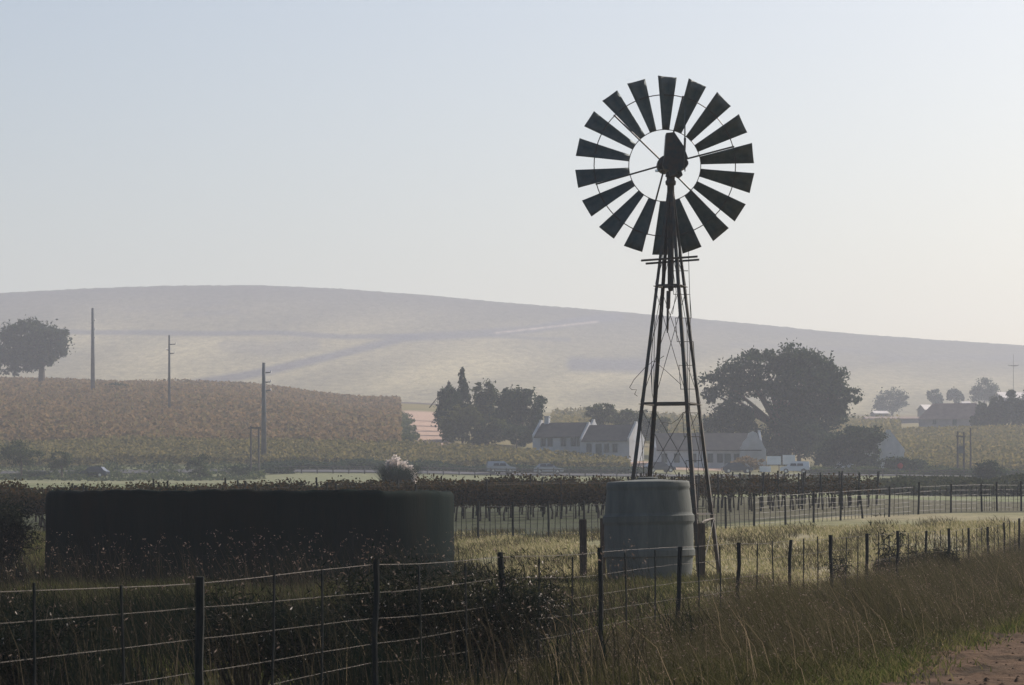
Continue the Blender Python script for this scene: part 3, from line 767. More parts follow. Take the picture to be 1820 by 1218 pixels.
# big stone pine
tree('stone_pine', 'huge spreading stone pine towering over the farm right of the windpump', 1385, 440,
     [(1400, 640, 38, 22), (1360, 645, 40, 20), (1320, 662, 42, 20), (1285, 682, 34, 18), (1262, 702, 14, 14), (1440, 655, 36, 24), (1470, 672, 32, 22), (1495, 700, 26, 18), (1510, 712, 16, 12), (1420, 685, 60, 26), (1350, 692, 46, 14), (1400, 715, 30, 24), (1440, 715, 40, 20), (1470, 725, 34, 14), (1390, 745, 24, 26), (1425, 752, 30, 30), (1465, 742, 36, 20), (1440, 772, 40, 24), (1372, 775, 26, 26), (1290, 704, 30, 10), (1480, 700, 26, 16)], 15000, .62, M['tree_a'], trunk_r=.9, clump=.2)
tree('dense_tree', 'dense dark tree at the left under the stone pine', 1300, 436, [(1300, 745, 34, 24), (1275, 765, 30, 24), (1322, 768, 32, 22), (1300, 735, 22, 16)], 4200, .5, M['tree_a'], trunk_r=.35)
tree('dense_tree', 'dense dark tree beneath the trunk of the stone pine', 1420, 430, [(1425, 775, 34, 24), (1400, 790, 30, 22), (1450, 790, 34, 24), (1385, 800, 26, 18)], 4200, .5, M['tree_a'], trunk_r=.3)
tree('dense_tree', 'dense dark tree in front of the white gable on the right', 1525, 404, [(1520, 778, 36, 18), (1548, 774, 24, 14), (1500, 798, 40, 26), (1538, 800, 26, 26), (1480, 815, 30, 22), (1530, 825, 30, 18)], 5200, .5, M['tree_a'], trunk_r=.3)
tree('garden_shrub', 'spiky dark shrub with pale flower tips beside the white gable', 1612, 404, [(1600, 826, 30, 14), (1625, 828, 24, 12)], 1900, .4, M['tree_a'], 'shrub', trunk_r=.12)
tree('garden_shrub', 'low green shrub right of the stop sign', 1665, 402, [(1660, 838, 26, 9), (1690, 842, 20, 7)], 900, .4, M['tree_b'], 'shrub', trunk_r=.1)
tree('garden_shrub', 'low scrub beside the white pickup', 1460, 397, [(1455, 838, 30, 8), (1490, 840, 26, 7), (1530, 838, 30, 8)], 1300, .4, M['tree_b'], 'shrub', trunk_r=.1)
tree('dense_hedge_tree', 'dark rounded tree standing alone by the right edge of the meadow', 1757, 330, [(1758, 836, 24, 14), (1742, 850, 22, 12), (1770, 848, 20, 14)], 2600, .35, M['tree_a'], trunk_r=.2)
tree('garden_shrub', 'reddish-brown hedge left of the white roadside boards', 1335, 398, [(1325, 822, 24, 9), (1345, 826, 18, 10), (1310, 832, 16, 7)], 900, .4, M['redvine'], 'hedge', trunk_r=.1)
for i, (Z, rx, ry) in enumerate(((455, 13, 24), (474, 13, 24), (496, 13, 24), (524, 12, 23), (556, 12, 20))):
    y_ = HY - (float(gz((797 - CX) * Z / F, Z)) - EYE) * F / Z
    tree('lane_tree', ('nearest', 'second', 'middle', 'second farthest', 'farthest')[i] + ' small tree along the right side of the dirt farm lane', 797, Z, [(797, y_ - ry * 2.0, rx, ry), (800, y_ - ry * 1.0, rx, ry)], 1900, .5, M['tree_b'], trunk_r=.15, group='trees along the farm lane')
# trees along the far right
for px, Z, lob, lab in ((1585, 930, [(1585, 712, 26, 18), (1575, 720, 20, 14)], 'hazy round tree behind the small bright roof at right'), (1662, 930, [(1661, 703, 11, 10), (1665, 713, 10, 8)], 'small hazy tree above the barn ridge, left of its pair'),
                        (1697, 930, [(1695, 703, 11, 10), (1704, 709, 9, 8)], 'small hazy tree above the barn ridge, right of its pair'), (1750, 930, [(1752, 692, 20, 16), (1742, 702, 16, 12)], 'tallest hazy round tree behind the right plantation')):
    tree('hazy_tree', lab, px, Z, lob, 1500, .8, M['tree_a'], trunk_r=.3, group='hazy trees behind the barn')
for px, lob, lab in ((1738, [(1748, 730, 12, 12), (1742, 750, 15, 14)], 'leftmost tree of the dark plantation beside the barn'), (1768, [(1772, 720, 14, 12), (1768, 744, 20, 18)], 'second tree from the left in the dark plantation beside the barn'),
                     (1800, [(1800, 714, 18, 18), (1795, 742, 28, 24)], 'third tree from the left in the dark plantation, at the photo edge'), (1838, [(1835, 712, 20, 20), (1830, 742, 28, 24)], 'rightmost tree of the dark plantation, cut by the photo edge')):
    tree('plantation_tree', lab, px, 610, lob, 2200, .6, M['tree_a'], trunk_r=.25, group='plantation trees beside the barn')
# small trees low on the left
for px, Z, lob, mm, nn, lab in ((38, 360, [(36, 802, 30, 14), (20, 812, 24, 14), (56, 812, 18, 12)], 'tree_b', 1500, 'small open-crowned tree at the left edge below the red vineyard'), (110, 362, [(110, 815, 18, 14), (106, 828, 14, 10)], 'tree_b', 700, 'thin small tree left of the parked dark car'),
                                (355, 360, [(350, 828, 18, 12), (362, 822, 14, 12), (352, 840, 16, 8)], 'tree_b', 800, 'thin bare-looking small tree left of the twin-pole frame')):
    tree('small_tree', lab, px, Z, lob, nn, .32, M[mm], trunk_r=.13, group='small trees along the field edge')
for px, Z, rx, ry, lab in ((212, 640, 22, 8, 'dark low shrub on the crest right of the tallest left pole'), (288, 640, 16, 6, 'smaller dark shrub on the crest left of the middle pole'), (432, 372, 26, 9, 'dark low shrub at the foot of the twin-pole frame'), (492, 374, 28, 8, 'dark low shrub right of the twin-pole frame'), (150, 366, 26, 7, 'dark low shrub beside the parked dark car'), (60, 362, 30, 7, 'dark low shrub beneath the small tree at the left edge')):
    g = gp(px, Z); py = HY - (g.z - EYE) * F / Z
    tree('low_shrub', lab, px, Z, [(px, py - ry * .8, rx, ry), (px + rx * .4, py - ry * .6, rx * .7, ry * .8)], 800, .3 if Z < 500 else .5, M['tree_a'], 'shrub', trunk_r=.08, group='low shrubs of the fields')

# pampas grass clump with pale plumes
g = gp(708, 165); PG = thing('pampas_grass', 'pampas grass clump with pale pink plumes rising behind the round reservoir', 'grass clump', g)
n = 5200; a = RNG.uniform(0, 2 * math.pi, n); rad = RNG.uniform(.05, .55, n)
base = np.stack([rad * np.cos(a), rad * np.sin(a), np.zeros(n)], 1); h = RNG.uniform(.9, 2.1, n)
blade_mesh('leaf_clump', [blades(base, h, np.full(n, .035), np.stack([np.cos(a), np.sin(a)], 1) * RNG.uniform(.05, .62, n)[:, None], .10)], M['pampas'], PG)
k = Z = 165; k = 165 / F; pl = []
for i in range(46):
    px = random.uniform(688, 741); t = (px - 690) / 50
    py = 818 + max(0, (px - 705)) ** 1.6 * .10 + random.uniform(-2, 14) + (6 if px < 692 else 0)
    c = np.array(((px - 708) * k, random.uniform(-.4, .4), EYE + (HY - py) * k - g.z))
    m_ = 36; s_ = RNG.uniform(-.5, .5, m_)
    pl.append(c + np.stack([s_ * .10 + RNG.normal(0, .05, m_), RNG.normal(0, .05, m_), s_ * .5], 1))
C = np.concatenate(pl); fast_mesh('plume', leaf_quads(C, RNG.uniform(.06, .11, len(C)), 1.8), 4, M['plume'], PG)

# reed thicket along the ditch at right, roadside scrub
def thicket(name, x0, x1, z0, z1, n, h, m, size, mask=None):
    px = RNG.uniform(x0, x1, n); Z = RNG.uniform(z0, z1, n); X = (px - CX) * Z / F
    hh = h * (.35 + .65 * np.clip(vnoise(px * .05, Z * .1, 9) * 1.3, 0, 1.2)) * RNG.uniform(0, 1, n) ** .7
    if mask is not None: hh = hh * mask(px, Z)
    C = np.stack([X, Z, gz(X, Z) + hh], 1)
    o = fast_mesh(name, leaf_quads(C, RNG.uniform(.7, 1.3, n) * size, 1.7), 4, m); return tag(o, kind='stuff')
thicket('reed_thicket', 1480, 1950, 225, 262, 16000, 1.7, M['reed'], .35, lambda p, z: np.clip((p - 1480) / 120, .15, 1))
thicket('ditch_scrub', 1260, 1560, 250, 300, 7000, 1.1, M['reed'], .33, lambda p, z: np.clip(vnoise(p * .04, z * .02, 12) * 2.4 - .7, 0.05, 1))
thicket('roadside_scrub', 470, 1160, 384.5, 391, 9000, 1.1, M['tree_a'], .35)
thicket('verge_scrub', 1440, 1900, 384.5, 392, 6000, .9, M['tree_b'], .35)
thicket('field_edge_scrub', -60, 470, 352, 392, 5000, .8, M['tree_b'], .35, lambda p, z: np.clip(vnoise(p * .03, z * .05, 13) * 2.2 - .6, 0.05, 1))

# vineyard blocks on the slopes: rows of vines
def vineyard(name, x0, x1, z0, z1, n, m, size, row=2.6, h=1.4, edge=None):
    Z = z0 + (z1 - z0) * RNG.uniform(0, 1, n) ** 1.2; Z = np.round(Z / row) * row + RNG.normal(0, .25, n)
    px = RNG.uniform(x0, x1, n); X = (px - CX) * Z / F
    C = np.stack([X, Z, gz(X, Z) + .25 + RNG.uniform(0, 1, n) * h * (.6 + .5 * vnoise(X * .3, Z * .2, 17))], 1)
    if edge is not None: C = C[edge(px, Z)]
    o = fast_mesh(name, leaf_quads(C, RNG.uniform(.7, 1.3, len(C)) * size, 1.4), 4, m); return tag(o, kind='stuff')
vineyard('red_vineyard', -80, 712, 430, 740, 70000, M['redvine'], .62)
vineyard('yellow_vineyard', -60, 1120, 392, 430, 34000, M['yelvine'], .42, edge=lambda p, z: (p < 770) | (z < 425 - np.clip((p - 900) / 12, 0, 25)))
vineyard('right_vineyard', 1590, 1960, 408, 595, 30000, M['yelvine'], .5)
vineyard('upper_vineyard', 980, 1600, 490, 720, 22000, M['yelvine'], .65)
# tufts beside the farm lane
px = RNG.uniform(708, 742, 2500) ; Z = RNG.uniform(432, 600, 2500); px += (vnoise(Z * .3, Z * 0, 40) - .5) * 22 - (Z - 432) * .12; X = (px - CX) * Z / F
tag(fast_mesh('lane_scrub', leaf_quads(np.stack([X, Z, gz(X, Z) + RNG.uniform(0, .5, 2500)], 1), .35, 1.4), 4, M['tree_b']), kind='stuff')

# ------------------------------------------------------------------ farm buildings
def house(name, label, px, Z, w, d, hw, hroof, rz, windows, mw='whitewash', mr='slate', doors=(), chimney=None, parapet=True, base_py=None, group=None, cross=None, hip=0.0):
    """w along local x, ridge along x, front face at -d/2; windows = local x of each"""
    g = gp(px, Z) if base_py is None else at(px, base_py, Z)
    H = thing(name, label, 'house' if mw == 'whitewash' else 'shed', g, rz, group)
    b = MB().box((0, 0, hw / 2 - .4), (w, d, hw + .8))
    for s in (-1, 1):
        if not hip: b.prism([(-d / 2, hw), (d / 2, hw), (0, hw + hroof)], s * w / 2 - .01 * s, s * (w / 2 - .3), Matrix.Rotation(R(90), 4, 'Z'))
    b.build('wall', M[mw], H)
    ov = .3
    th = .12; r = MB(); sl = hroof / (d / 2)
    if hip:
        x0, y0, z0 = w / 2 + ov, d / 2 + ov, hw - .05
        r.add([(-x0, -y0, z0), (x0, -y0, z0), (x0, y0, z0), (-x0, y0, z0), (-x0 + hip, 0, hw + hroof), (x0 - hip * .3, 0, hw + hroof)], [(3, 2, 1, 0), (0, 1, 5, 4), (1, 2, 5), (2, 3, 4, 5), (3, 0, 4)])
    else:
        ww = w / 2 - (.28 if parapet else -.2)
        for s in (-1, 1):
            r.add([(-ww, s * (d / 2 + ov), hw - ov * sl), (ww, s * (d / 2 + ov), hw - ov * sl), (ww, 0, hw + hroof), (-ww, 0, hw + hroof),
                   (-ww, s * (d / 2 + ov), hw - ov * sl + th), (ww, s * (d / 2 + ov), hw - ov * sl + th), (ww, 0, hw + hroof + th), (-ww, 0, hw + hroof + th)],
                  [(0, 1, 2, 3), (7, 6, 5, 4), (0, 4, 5, 1), (1, 5, 6, 2), (2, 6, 7, 3), (3, 7, 4, 0)])
    ro = r.build('roof', M[mr], H)
    if parapet and not hip:
        for s in (-1, 1):
            MB().prism([(-d / 2 - .1, hw - .1), (-d / 2 - .1, hw + .25), (-.35, hw + hroof + .3), (-.35, hw + hroof + .55), (.35, hw + hroof + .55), (.35, hw + hroof + .3), (d / 2 + .1, hw + .25), (d / 2 + .1, hw - .1)], s * (w / 2 + .03), s * (w / 2 - .27), Matrix.Rotation(R(90), 4, 'Z')).build('gable', M[mw], H)
    if chimney is not None:
        MB().box((chimney, 0, hw + hroof + .3), (.7, .6, 1.5)).box((chimney, 0, hw + hroof + 1.05), (.84, .74, .14)).build('chimney', M[mw], ro)
    for x in windows:
        f = MB().box((x - .36, -d / 2 - .03, 1.45), (.1, .1, 1.3)).box((x + .36, -d / 2 - .03, 1.45), (.1, .1, 1.3)).box((x, -d / 2 - .03, 2.05), (.62, .1, .1)).box((x, -d / 2 - .03, .85), (.62, .1, .1)).box((x, -d / 2 - .03, 1.45), (.06, .07, 1.1)).build('window', M['joinery'], H)
        MB().box((x, -d / 2 - .01, 1.45), (.62, .03, 1.1)).build('pane', M['pane'], f)
    for x in doors:
        MB().box((x, -d / 2 - .03, 1.05), (.95, .08, 2.1)).build('door', M['joinery'], H)
    if cross is not None:
        cx, cw, ch = cross; y0 = -d / 2 - .25
        P = [(cx - cw / 2, 0), (cx - cw / 2, hw), (cx - cw * .42, hw + .5), (cx - cw * .34, hw + ch * .45), (cx - cw * .22, hw + ch * .62), (cx - cw * .16, hw + ch * .9), (cx, hw + ch), (cx + cw * .16, hw + ch * .9), (cx + cw * .22, hw + ch * .62), (cx + cw * .34, hw + ch * .45), (cx + cw * .42, hw + .5), (cx + cw / 2, hw), (cx + cw / 2, 0)]
        MB().prism(P, y0, y0 + .35).build('gable', M[mw], H)
    return H
house('farmhouse', 'white cottage with dark roof and chimney, left of the farmhouses beside the tree clump', 1008, 424, 8.6, 6.2, 2.3, 2.0, R(-22), (-2.6, -1.5, .6, 2.2, 3.2), chimney=-3.2, base_py=804)
house('farmhouse', 'white cottage with dark roof, half behind the left tower leg', 1088, 416, 7.6, 6.4, 2.6, 2.2, R(-22), (-2.4, .3, 1.6), doors=(-.9,), base_py=815)
house('farmhouse', 'long white farmhouse with a curved front gable under the stone pine', 1255, 410, 15.6, 6.5, 2.7, 2.3, R(3), (-6.4, -4.6, -2.2, .2, 1.6, 4.0), doors=(2.7,), cross=(6.3, 3.8, 2.6), base_py=833)
house('farmhouse', 'white cottage with a pale steep gable at the right behind dark trees', 1545, 418, 8.5, 6.0, 2.4, 2.6, R(-55), (-2, 0, 2), base_py=832)
house('barn', 'large brown-roofed barn with hipped roof beside the dark plantation at right', 1688, 640, 13.0, 9.0, 2.0, 3.7, R(-14), (-3, ), 'shedwall', 'redroof', (1.5,), parapet=False, base_py=762, hip=3.0)
house('long_shed', 'long low mauve shed left of the barn', 1590, 690, 14.5, 6.0, 1.6, .5, 0, (), 'shedwall', 'redroof', parapet=False, base_py=757)
house('small_shed', 'small shed with a bright pale roof below the hazy round tree', 1563, 730, 3.6, 4, 1.8, .6, R(8), (), 'shedwall', 'metalroof', parapet=False, base_py=748)
house('small_shed', 'small shed with a bright slanting roof touching the barn roof', 1645, 740, 2.6, 4, 2.0, 1.2, R(20), (), 'shedwall', 'metalroof', parapet=False, base_py=742)
house('small_shed', 'tiny shed with a bright roof between hazy trees above the barn', 1716, 760, 2.0, 3, 2.2, .6, 0, (), 'shedwall', 'metalroof', parapet=False, base_py=733)
house('small_shed', 'shed with a wide pale roof above the plantation at the right edge', 1806, 790, 11, 7, 1.5, 1.6, R(10), (), 'shedwall', 'metalroof', parapet=False, base_py=718)

# ------------------------------------------------------------------ poles
def monopole(px, Z, top_py, base_py, r0, r1, label, arms, group='grey power poles on the hillside'):
    g = gp(px, Z); b0 = at(px, base_py, Z)
    g.z = min(g.z, b0.z); h = EYE + (HY - top_py) * Z / F - g.z
    T = thing('power_pole', label, 'pole', g, 0, group)
    MB().tube([(0, 0, -.5), (0, 0, h * .5), (0, 0, h)], [r0, (r0 + r1) / 2, r1], 12).build('shaft', M['monopole'], T, True)
    for py, ln in arms:
        z = EYE + (HY - py) * Z / F - g.z
        a = MB().tube([(0, 0, z - .06), (ln, 0, z)], [.13, .07], 6).build('arm', M['monopole'], T)
        MB().lathe([(.02, 0), (.10, .02), (.05, .1), (.10, .14), (.05, .22), (.02, .3)], 8, (ln, 0, z)).build('insulator', M['chrome'], a)
    return T
monopole(165, 620, 548, 680, .5, .30, 'grey pole on the crest, farthest left of the three', ((570, .5), (585, .5), (600, .5)))
monopole(301, 520, 596, 728, .28, .17, 'thin grey pole in the red vineyard, middle of the three', ((612, 1.1), (628, .9), (622, -.5)))
monopole(469, 400, 645, 806, .40, .24, 'nearest grey pole with three short side arms above the twin-pole frame', ((662, .95), (679, .95), (694, .95)))
monopole(1801, 800, 630, 700, .09, .06, 'faint thin pole on the hillside at the right edge', ((650, 1.4), (650, -1.4)), None)
def hframe(pxs, Z, tops, label, cross, box=None):
    g = gp(sum(pxs) / len(pxs), Z); T = thing('twin_pole', label, 'pole', g)
    k = Z / F; zf = lambda y: EYE + (HY - y) * k - g.z; xf = lambda x: (x - CX) * k - g.x
    for px, t in zip(pxs, tops): MB().tube([(xf(px), 0, -.5), (xf(px), 0, zf(t))], [.16, .12], 8).build('pole', M['farwood'], T)
    for x0, x1, y in cross: MB().box(((xf(x0) + xf(x1)) / 2, -.18, zf(y)), (xf(x1) - xf(x0), .14, .2)).build('crossbar', M['farwood'], T)
    if box: MB().box(((xf(box[0]) + xf(box[1])) / 2, 0, (zf(box[2]) + zf(box[3])) / 2), (xf(box[1]) - xf(box[0]), .7, zf(box[2]) - zf(box[3]))).tube([(xf(box[0]) + .3, 0, zf(box[2])), (xf(box[0]) + .3, 0, zf(box[2]) + .3)], .07, 6).build('transformer', M['monopole'], T)
    return T
hframe((446, 460), 370, (757, 759), 'dark twin-pole frame at the field edge before the nearest grey pole', ((441, 464, 761),))
hframe((1702, 1713), 392, (767, 768), 'twin-pole frame carrying a transformer in the right field', ((1699, 1716, 776),), (1702, 1712, 793, 806))
g = gp(1725, 393); o = MB().tube([(0, 0, -.4), (0, 0, 6.6)], [.15, .11], 8).build('single_pole', M['farwood'], loc=g); tag(o, 'single dark pole just right of the transformer frame', 'pole')
a = at(763, 722, 470); c = at(798, 681, 470)
LPole = thing('leaning_pole', 'thin leaning pole left of the cypress clump by the farm lane', 'pole', a)
MB().tube([Vector((0, 0, -.3)), c - a], [.09, .06], 6).build('pole', M['farwood'], LPole)
MB().box(c - a, (.5, .3, .35)).build('lamp_head', M['farwood'], LPole)

# ------------------------------------------------------------------ signs
def board(px0, px1, py0, py1, Z, label, legs=True):
    g = gp((px0 + px1) / 2, Z); k = Z / F; w = (px1 - px0) * k; zt = EYE + (HY - py0) * k - g.z; zb = EYE + (HY - py1) * k - g.z
    T = thing('sign_board', label, 'sign', g, 0, 'white boards by the farm entrance')
    MB().box((0, -.06, (zt + zb) / 2), (w, .05, zt - zb)).build('panel', M['signwhite'], T)
    for s in (-1, 1): MB().box((s * w * .36, .02, zt / 2 - .2), (.1, .1, zt + .3)).build('leg', M['farwood'], T)
board(1363, 1388, 811, 826, 394, 'left board of the upper pair of white roadside boards')
board(1391, 1413, 809, 826, 394.6, 'right board of the upper pair of white roadside boards')
board(1350, 1370, 829, 839, 392, 'small lower white board in front of the upper pair')
g = gp(1600, 390); SS = thing('stop_sign', 'red octagonal road sign on a post before the garden shrub', 'sign', g)
k = 390 / F; zc = EYE + (HY - 828) * k - g.z
MB().prism([(.42 * math.cos(R(22.5 + 45 * i)), zc + .42 * math.sin(R(22.5 + 45 * i))) for i in range(8)], -.08, -.04).build('plate', M['signred'], SS)
MB().tube([(0, 0, -.3), (0, 0, zc + .2)], .035, 6).build('pole', M['monopole'], SS)

# ------------------------------------------------------------------ vehicles
def vehicle(name, label, px, Z, rz, paint, kind, L_=4.2, dz=.13):
    g = gp(px, Z, dz); T = thing(name, label, 'pickup' if kind == 'pickup' else 'car', g, rz, 'vehicles by the road')
    w = 1.7; hb = .85
    if kind == 'pickup': body = [(-L_ / 2, .35), (-L_ / 2, .95), (-.2, .98), (1.1, .98), (L_ / 2 - .1, .86), (L_ / 2, .6), (L_ / 2, .35)]; cab = [(-L_ / 2 + .05, .96), (-L_ / 2 + .12, 1.62), (.35, 1.66), (1.15, .97)]
    else: body = [(-L_ / 2, .35), (-L_ / 2, .8), (-L_ / 2 + .15, .9), (1.0, .92), (L_ / 2 - .1, .74), (L_ / 2, .55), (L_ / 2, .35)]; cab = [(-L_ / 2 + .25, .9), (-L_ / 2 + .75, 1.4), (.2, 1.44), (1.0, .91)]
    b = MB(); b.prism(body, -w / 2, w / 2); k = len(cab)
    V = [(x, -w / 2 + (.06 if z < 1.1 else .2), z) for x, z in cab] + [(x, w / 2 - (.06 if z < 1.1 else .2), z) for x, z in cab]
    b.add(V, [tuple(range(k)), tuple(range(2 * k - 1, k - 1, -1))] + [(j, j + k, (j + 1) % k + k, (j + 1) % k) for j in range(k)])
    bd = b.build('body', M[paint], T)
    for s in (-1, 1):
        for xa, xb in ((-L_ / 2 + .85, -.35), (-.25, .55)):
            MB().add([(xa, s * (w / 2 - .085), 1.02), (xb + .1, s * (w / 2 - .085), 1.02), (xb, s * (w / 2 - .16), 1.34), (xa + .08, s * (w / 2 - .16), 1.34), (xa, s * (w / 2 - .02), 1.0), (xb + .1, s * (w / 2 - .02), 1.0), (xb, s * (w / 2 - .13), 1.36), (xa + .08, s * (w / 2 - .13), 1.36)],
                     [(0, 1, 2, 3), (7, 6, 5, 4), (0, 4, 5, 1), (1, 5, 6, 2), (2, 6, 7, 3), (3, 7, 4, 0)]).build('window', M['pane'], T)
    MB().add([(.98, -.66, 1.0), (.98, .66, 1.0), (.36, .58, 1.4), (.36, -.58, 1.4), (1.04, -.66, 1.0), (1.04, .66, 1.0), (.42, .58, 1.42), (.42, -.58, 1.42)], [(0, 1, 2, 3), (7, 6, 5, 4), (0, 4, 5, 1), (1, 5, 6, 2), (2, 6, 7, 3), (3, 7, 4, 0)]).build('windscreen', M['pane'], T)
    for x in (-L_ / 2 + .8, L_ / 2 - .8):
        for s in (-1, 1):
            t = MB().tube([(x, s * .70, .33), (x, s * .88, .33)], .33, 14).build('wheel', M['tyre'], T)
            MB().tube([(x, s * .87, .33), (x, s * .9, .33)], .19, 10).build('rim', M['chrome'], t)
    for s in (-1, 1): MB().box((L_ / 2 - .02, s * .6, .68), (.08, .3, .15)).build('headlight', M['chrome'], T)
    return T
vehicle('parked_pickup', 'white pickup with canopy parked by the farm entrance near the sign boards', 1413, 386, R(172), 'carwhite', 'pickup', 4.0)
vehicle('parked_car', 'pale grey van-like car on the road below the yellow vineyard', 890, 379.5, R(8), 'cargrey', 'pickup', 3.9)
vehicle('parked_car', 'low silver car on the road, further right of the pale grey one', 975, 379.5, R(0), 'cargrey', 'car', 4.0)
vehicle('parked_car', 'dark car with a glinting roof seen between the tower legs', 1172, 388, R(20), 'cardark', 'car', 4.2)
vehicle('parked_car', 'dark car in front of the long white farmhouse, right of the tower', 1310, 388, R(5), 'cardark', 'car', 4.2)
vehicle('parked_car', 'dark car parked beside shrubs at the far left field edge', 168, 366, R(170), 'cardark', 'car', 3.6, 0.02)
# roadside post-and-rail fences
def rail_fence(x0, x1, Z, step, label):
    T = thing('rail_fence', label, 'fence', (0, 0, 0), 0, 'roadside fences')
    pr = MB().box((0, 0, .45), (.16, .16, 1.3)).build('post', M['farwood'], T); px = x0
    while px < x1: put_part(pr, gp(px, Z), random.uniform(.9, 1.08)); px += step
    for h in (.55, .9): MB().tube([gp(x, Z, h) - Vector((0, .1, 0)) for x in np.arange(x0, x1 + 1, step * 2)], .06, 4).build('rail', M['farwood'], T)
rail_fence(480, 1140, 374.5, 28, 'low dark fence along the road below the yellow vineyard')
rail_fence(1425, 1880, 372, 24, 'low post-and-rail fence along the road at right before the farm garden')

# ------------------------------------------------------------------ foreground vegetation
def scatter(n, z0, z1, pw=1.0, u0=-.19, u1=.19):
    Z = z0 + (z1 - z0) * RNG.uniform(0, 1, n) ** pw
    X = RNG.uniform(u0, u1, n) * Z
    return X, Z
def clear(X, Z, track=True):
    k = np.hypot(X - Xc, Z - Zc) > rc + .05
    k &= np.hypot(X - Xb, Z - Zb) > 1.02
    if track: k &= (X < track_edge(Z) + .15)
    return k
# short green grass; in the paddock paler and drier, sunlight put into the colour
X, Z = scatter(330000, 26, 103, .75); k = clear(X, Z) & (vnoise(X * .7, Z * .35, 21) + RNG.uniform(-.25, .25, len(X)) > .38); X, Z = X[k], Z[k]
h = RNG.uniform(.05, .16, len(X)) * (.7 + .6 * vnoise(X * .9, Z * .5, 22))
lean = np.tile([-.25, -.1], (len(X), 1))
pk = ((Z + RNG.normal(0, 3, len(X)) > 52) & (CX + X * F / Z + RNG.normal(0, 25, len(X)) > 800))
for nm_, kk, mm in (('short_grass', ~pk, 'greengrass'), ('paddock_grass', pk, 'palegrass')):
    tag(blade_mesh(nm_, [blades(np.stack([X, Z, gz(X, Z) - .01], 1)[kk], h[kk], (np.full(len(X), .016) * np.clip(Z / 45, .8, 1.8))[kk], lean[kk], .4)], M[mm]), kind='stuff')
# sunlit patches built as longer, brighter grass before the reservoir and barrel tank
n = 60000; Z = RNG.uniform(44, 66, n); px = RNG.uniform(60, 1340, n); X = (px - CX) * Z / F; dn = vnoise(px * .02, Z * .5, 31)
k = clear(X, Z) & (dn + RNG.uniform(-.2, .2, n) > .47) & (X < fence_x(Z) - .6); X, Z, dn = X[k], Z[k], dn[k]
tag(blade_mesh('sunlit_grass', [blades(np.stack([X, Z, gz(X, Z) - .01], 1), RNG.uniform(.08, .3, len(X)) * (.4 + dn), RNG.uniform(.012, .02, len(X)), np.tile([-.3, -.15], (len(X), 1)), .35)], M['sunlitgrass']), kind='stuff')
# dry tufts in the paddock
X, Z = scatter(90000, 26, 105, .8); k = clear(X, Z) & (vnoise(X * .8, Z * .4, 23) + RNG.uniform(-.15, .15, len(X)) > .52); X, Z = X[k], Z[k]
h = RNG.uniform(.1, .3, len(X))
tag(blade_mesh('dry_tufts', [blades(np.stack([X, Z, gz(X, Z) - .01], 1), h, np.full(len(X), .013) * np.clip(Z / 45, .8, 1.8), np.tile([-.3, -.1], (len(X), 1)), .4)], M['drygrass']), kind='stuff')
# tall leaning verge grass between fence and track
n = 170000; Z = 19 + 75 * RNG.uniform(0, 1, n) ** 1.5; off = RNG.uniform(-.9, 3.6, n); X = fence_x(Z) + off
den = vnoise(X * 1.1, Z * .6, 24); k = (den + RNG.uniform(-.3, .3, n) > .34) & (np.abs(X / Z) < .195); X, Z, off, den = X[k], Z[k], off[k], den[k]
tall = np.clip(1.15 - np.abs(off - 1.0) / 2.6, .25, 1) * np.clip((Z - 24) / 14, .35, 1)
h = tall * RNG.uniform(.3, .95, len(X)) * (.55 + .75 * den)
base = np.stack([X, Z, gz(X, Z) - .02], 1); lean = np.tile([-.42, -.12], (len(X), 1))
tag(blade_mesh('verge_grass', [blades(base, h, RNG.uniform(.004, .009, len(X)), lean, .17)], M['drygrass']), kind='stuff')
sel = RNG.uniform(0, 1, len(X)) < .16
tip = base[sel] + np.stack([lean[sel, 0] * h[sel], lean[sel, 1] * h[sel], h[sel]], 1)
C = np.concatenate([tip + RNG.normal(0, .035, tip.shape) for _ in range(2)])
tag(fast_mesh('grass_seed_heads', leaf_quads(C, RNG.uniform(.006, .012, len(C)), 3.5), 4, M['seed']), kind='stuff')
n = 420; Z = 24 + 40 * RNG.uniform(0, 1, n) ** 1.3; off = RNG.uniform(-.6, 3.2, n); X = fence_x(Z) + off
tag(blade_mesh('straw_stalks', [blades(np.stack([X, Z, gz(X, Z)], 1), RNG.uniform(.3, 1.0, n), RNG.uniform(.004, .007, n), np.stack([RNG.normal(-.5, .28, n), RNG.normal(-.1, .1, n)], 1), .03)], M['straw']), kind='stuff')
# tufts creeping over the track edge
n = 9000; Z = 24 + 50 * RNG.uniform(0, 1, n) ** 1.4; X = track_edge(Z) + RNG.normal(.1, .28, n) + .5 * (vnoise(Z * 1.4, Z * 0, 41) - .5)
tag(blade_mesh('edge_tufts', [blades(np.stack([X, Z, gz(X, Z) + .005], 1), RNG.uniform(.03, .16, n), RNG.uniform(.01, .02, n), np.tile([-.2, -.1], (n, 1)), .6)], M['greengrass']), kind='stuff')
# green undergrowth on the verge
n = 60000; Z = 24 + 45 * RNG.uniform(0, 1, n) ** 1.3; off = RNG.uniform(.2, 3.75, n); X = fence_x(Z) + off
h = RNG.uniform(.06, .28, n) * (.5 + vnoise(X, Z * .6, 25)) * np.clip((3.9 - off) / 1.2, .3, 1)
tag(blade_mesh('verge_undergrowth', [blades(np.stack([X, Z, gz(X, Z) - .01], 1), h, RNG.uniform(.012, .024, n), np.tile([-.2, -.1], (n, 1)), .5)], M['olivegrass']), kind='stuff')
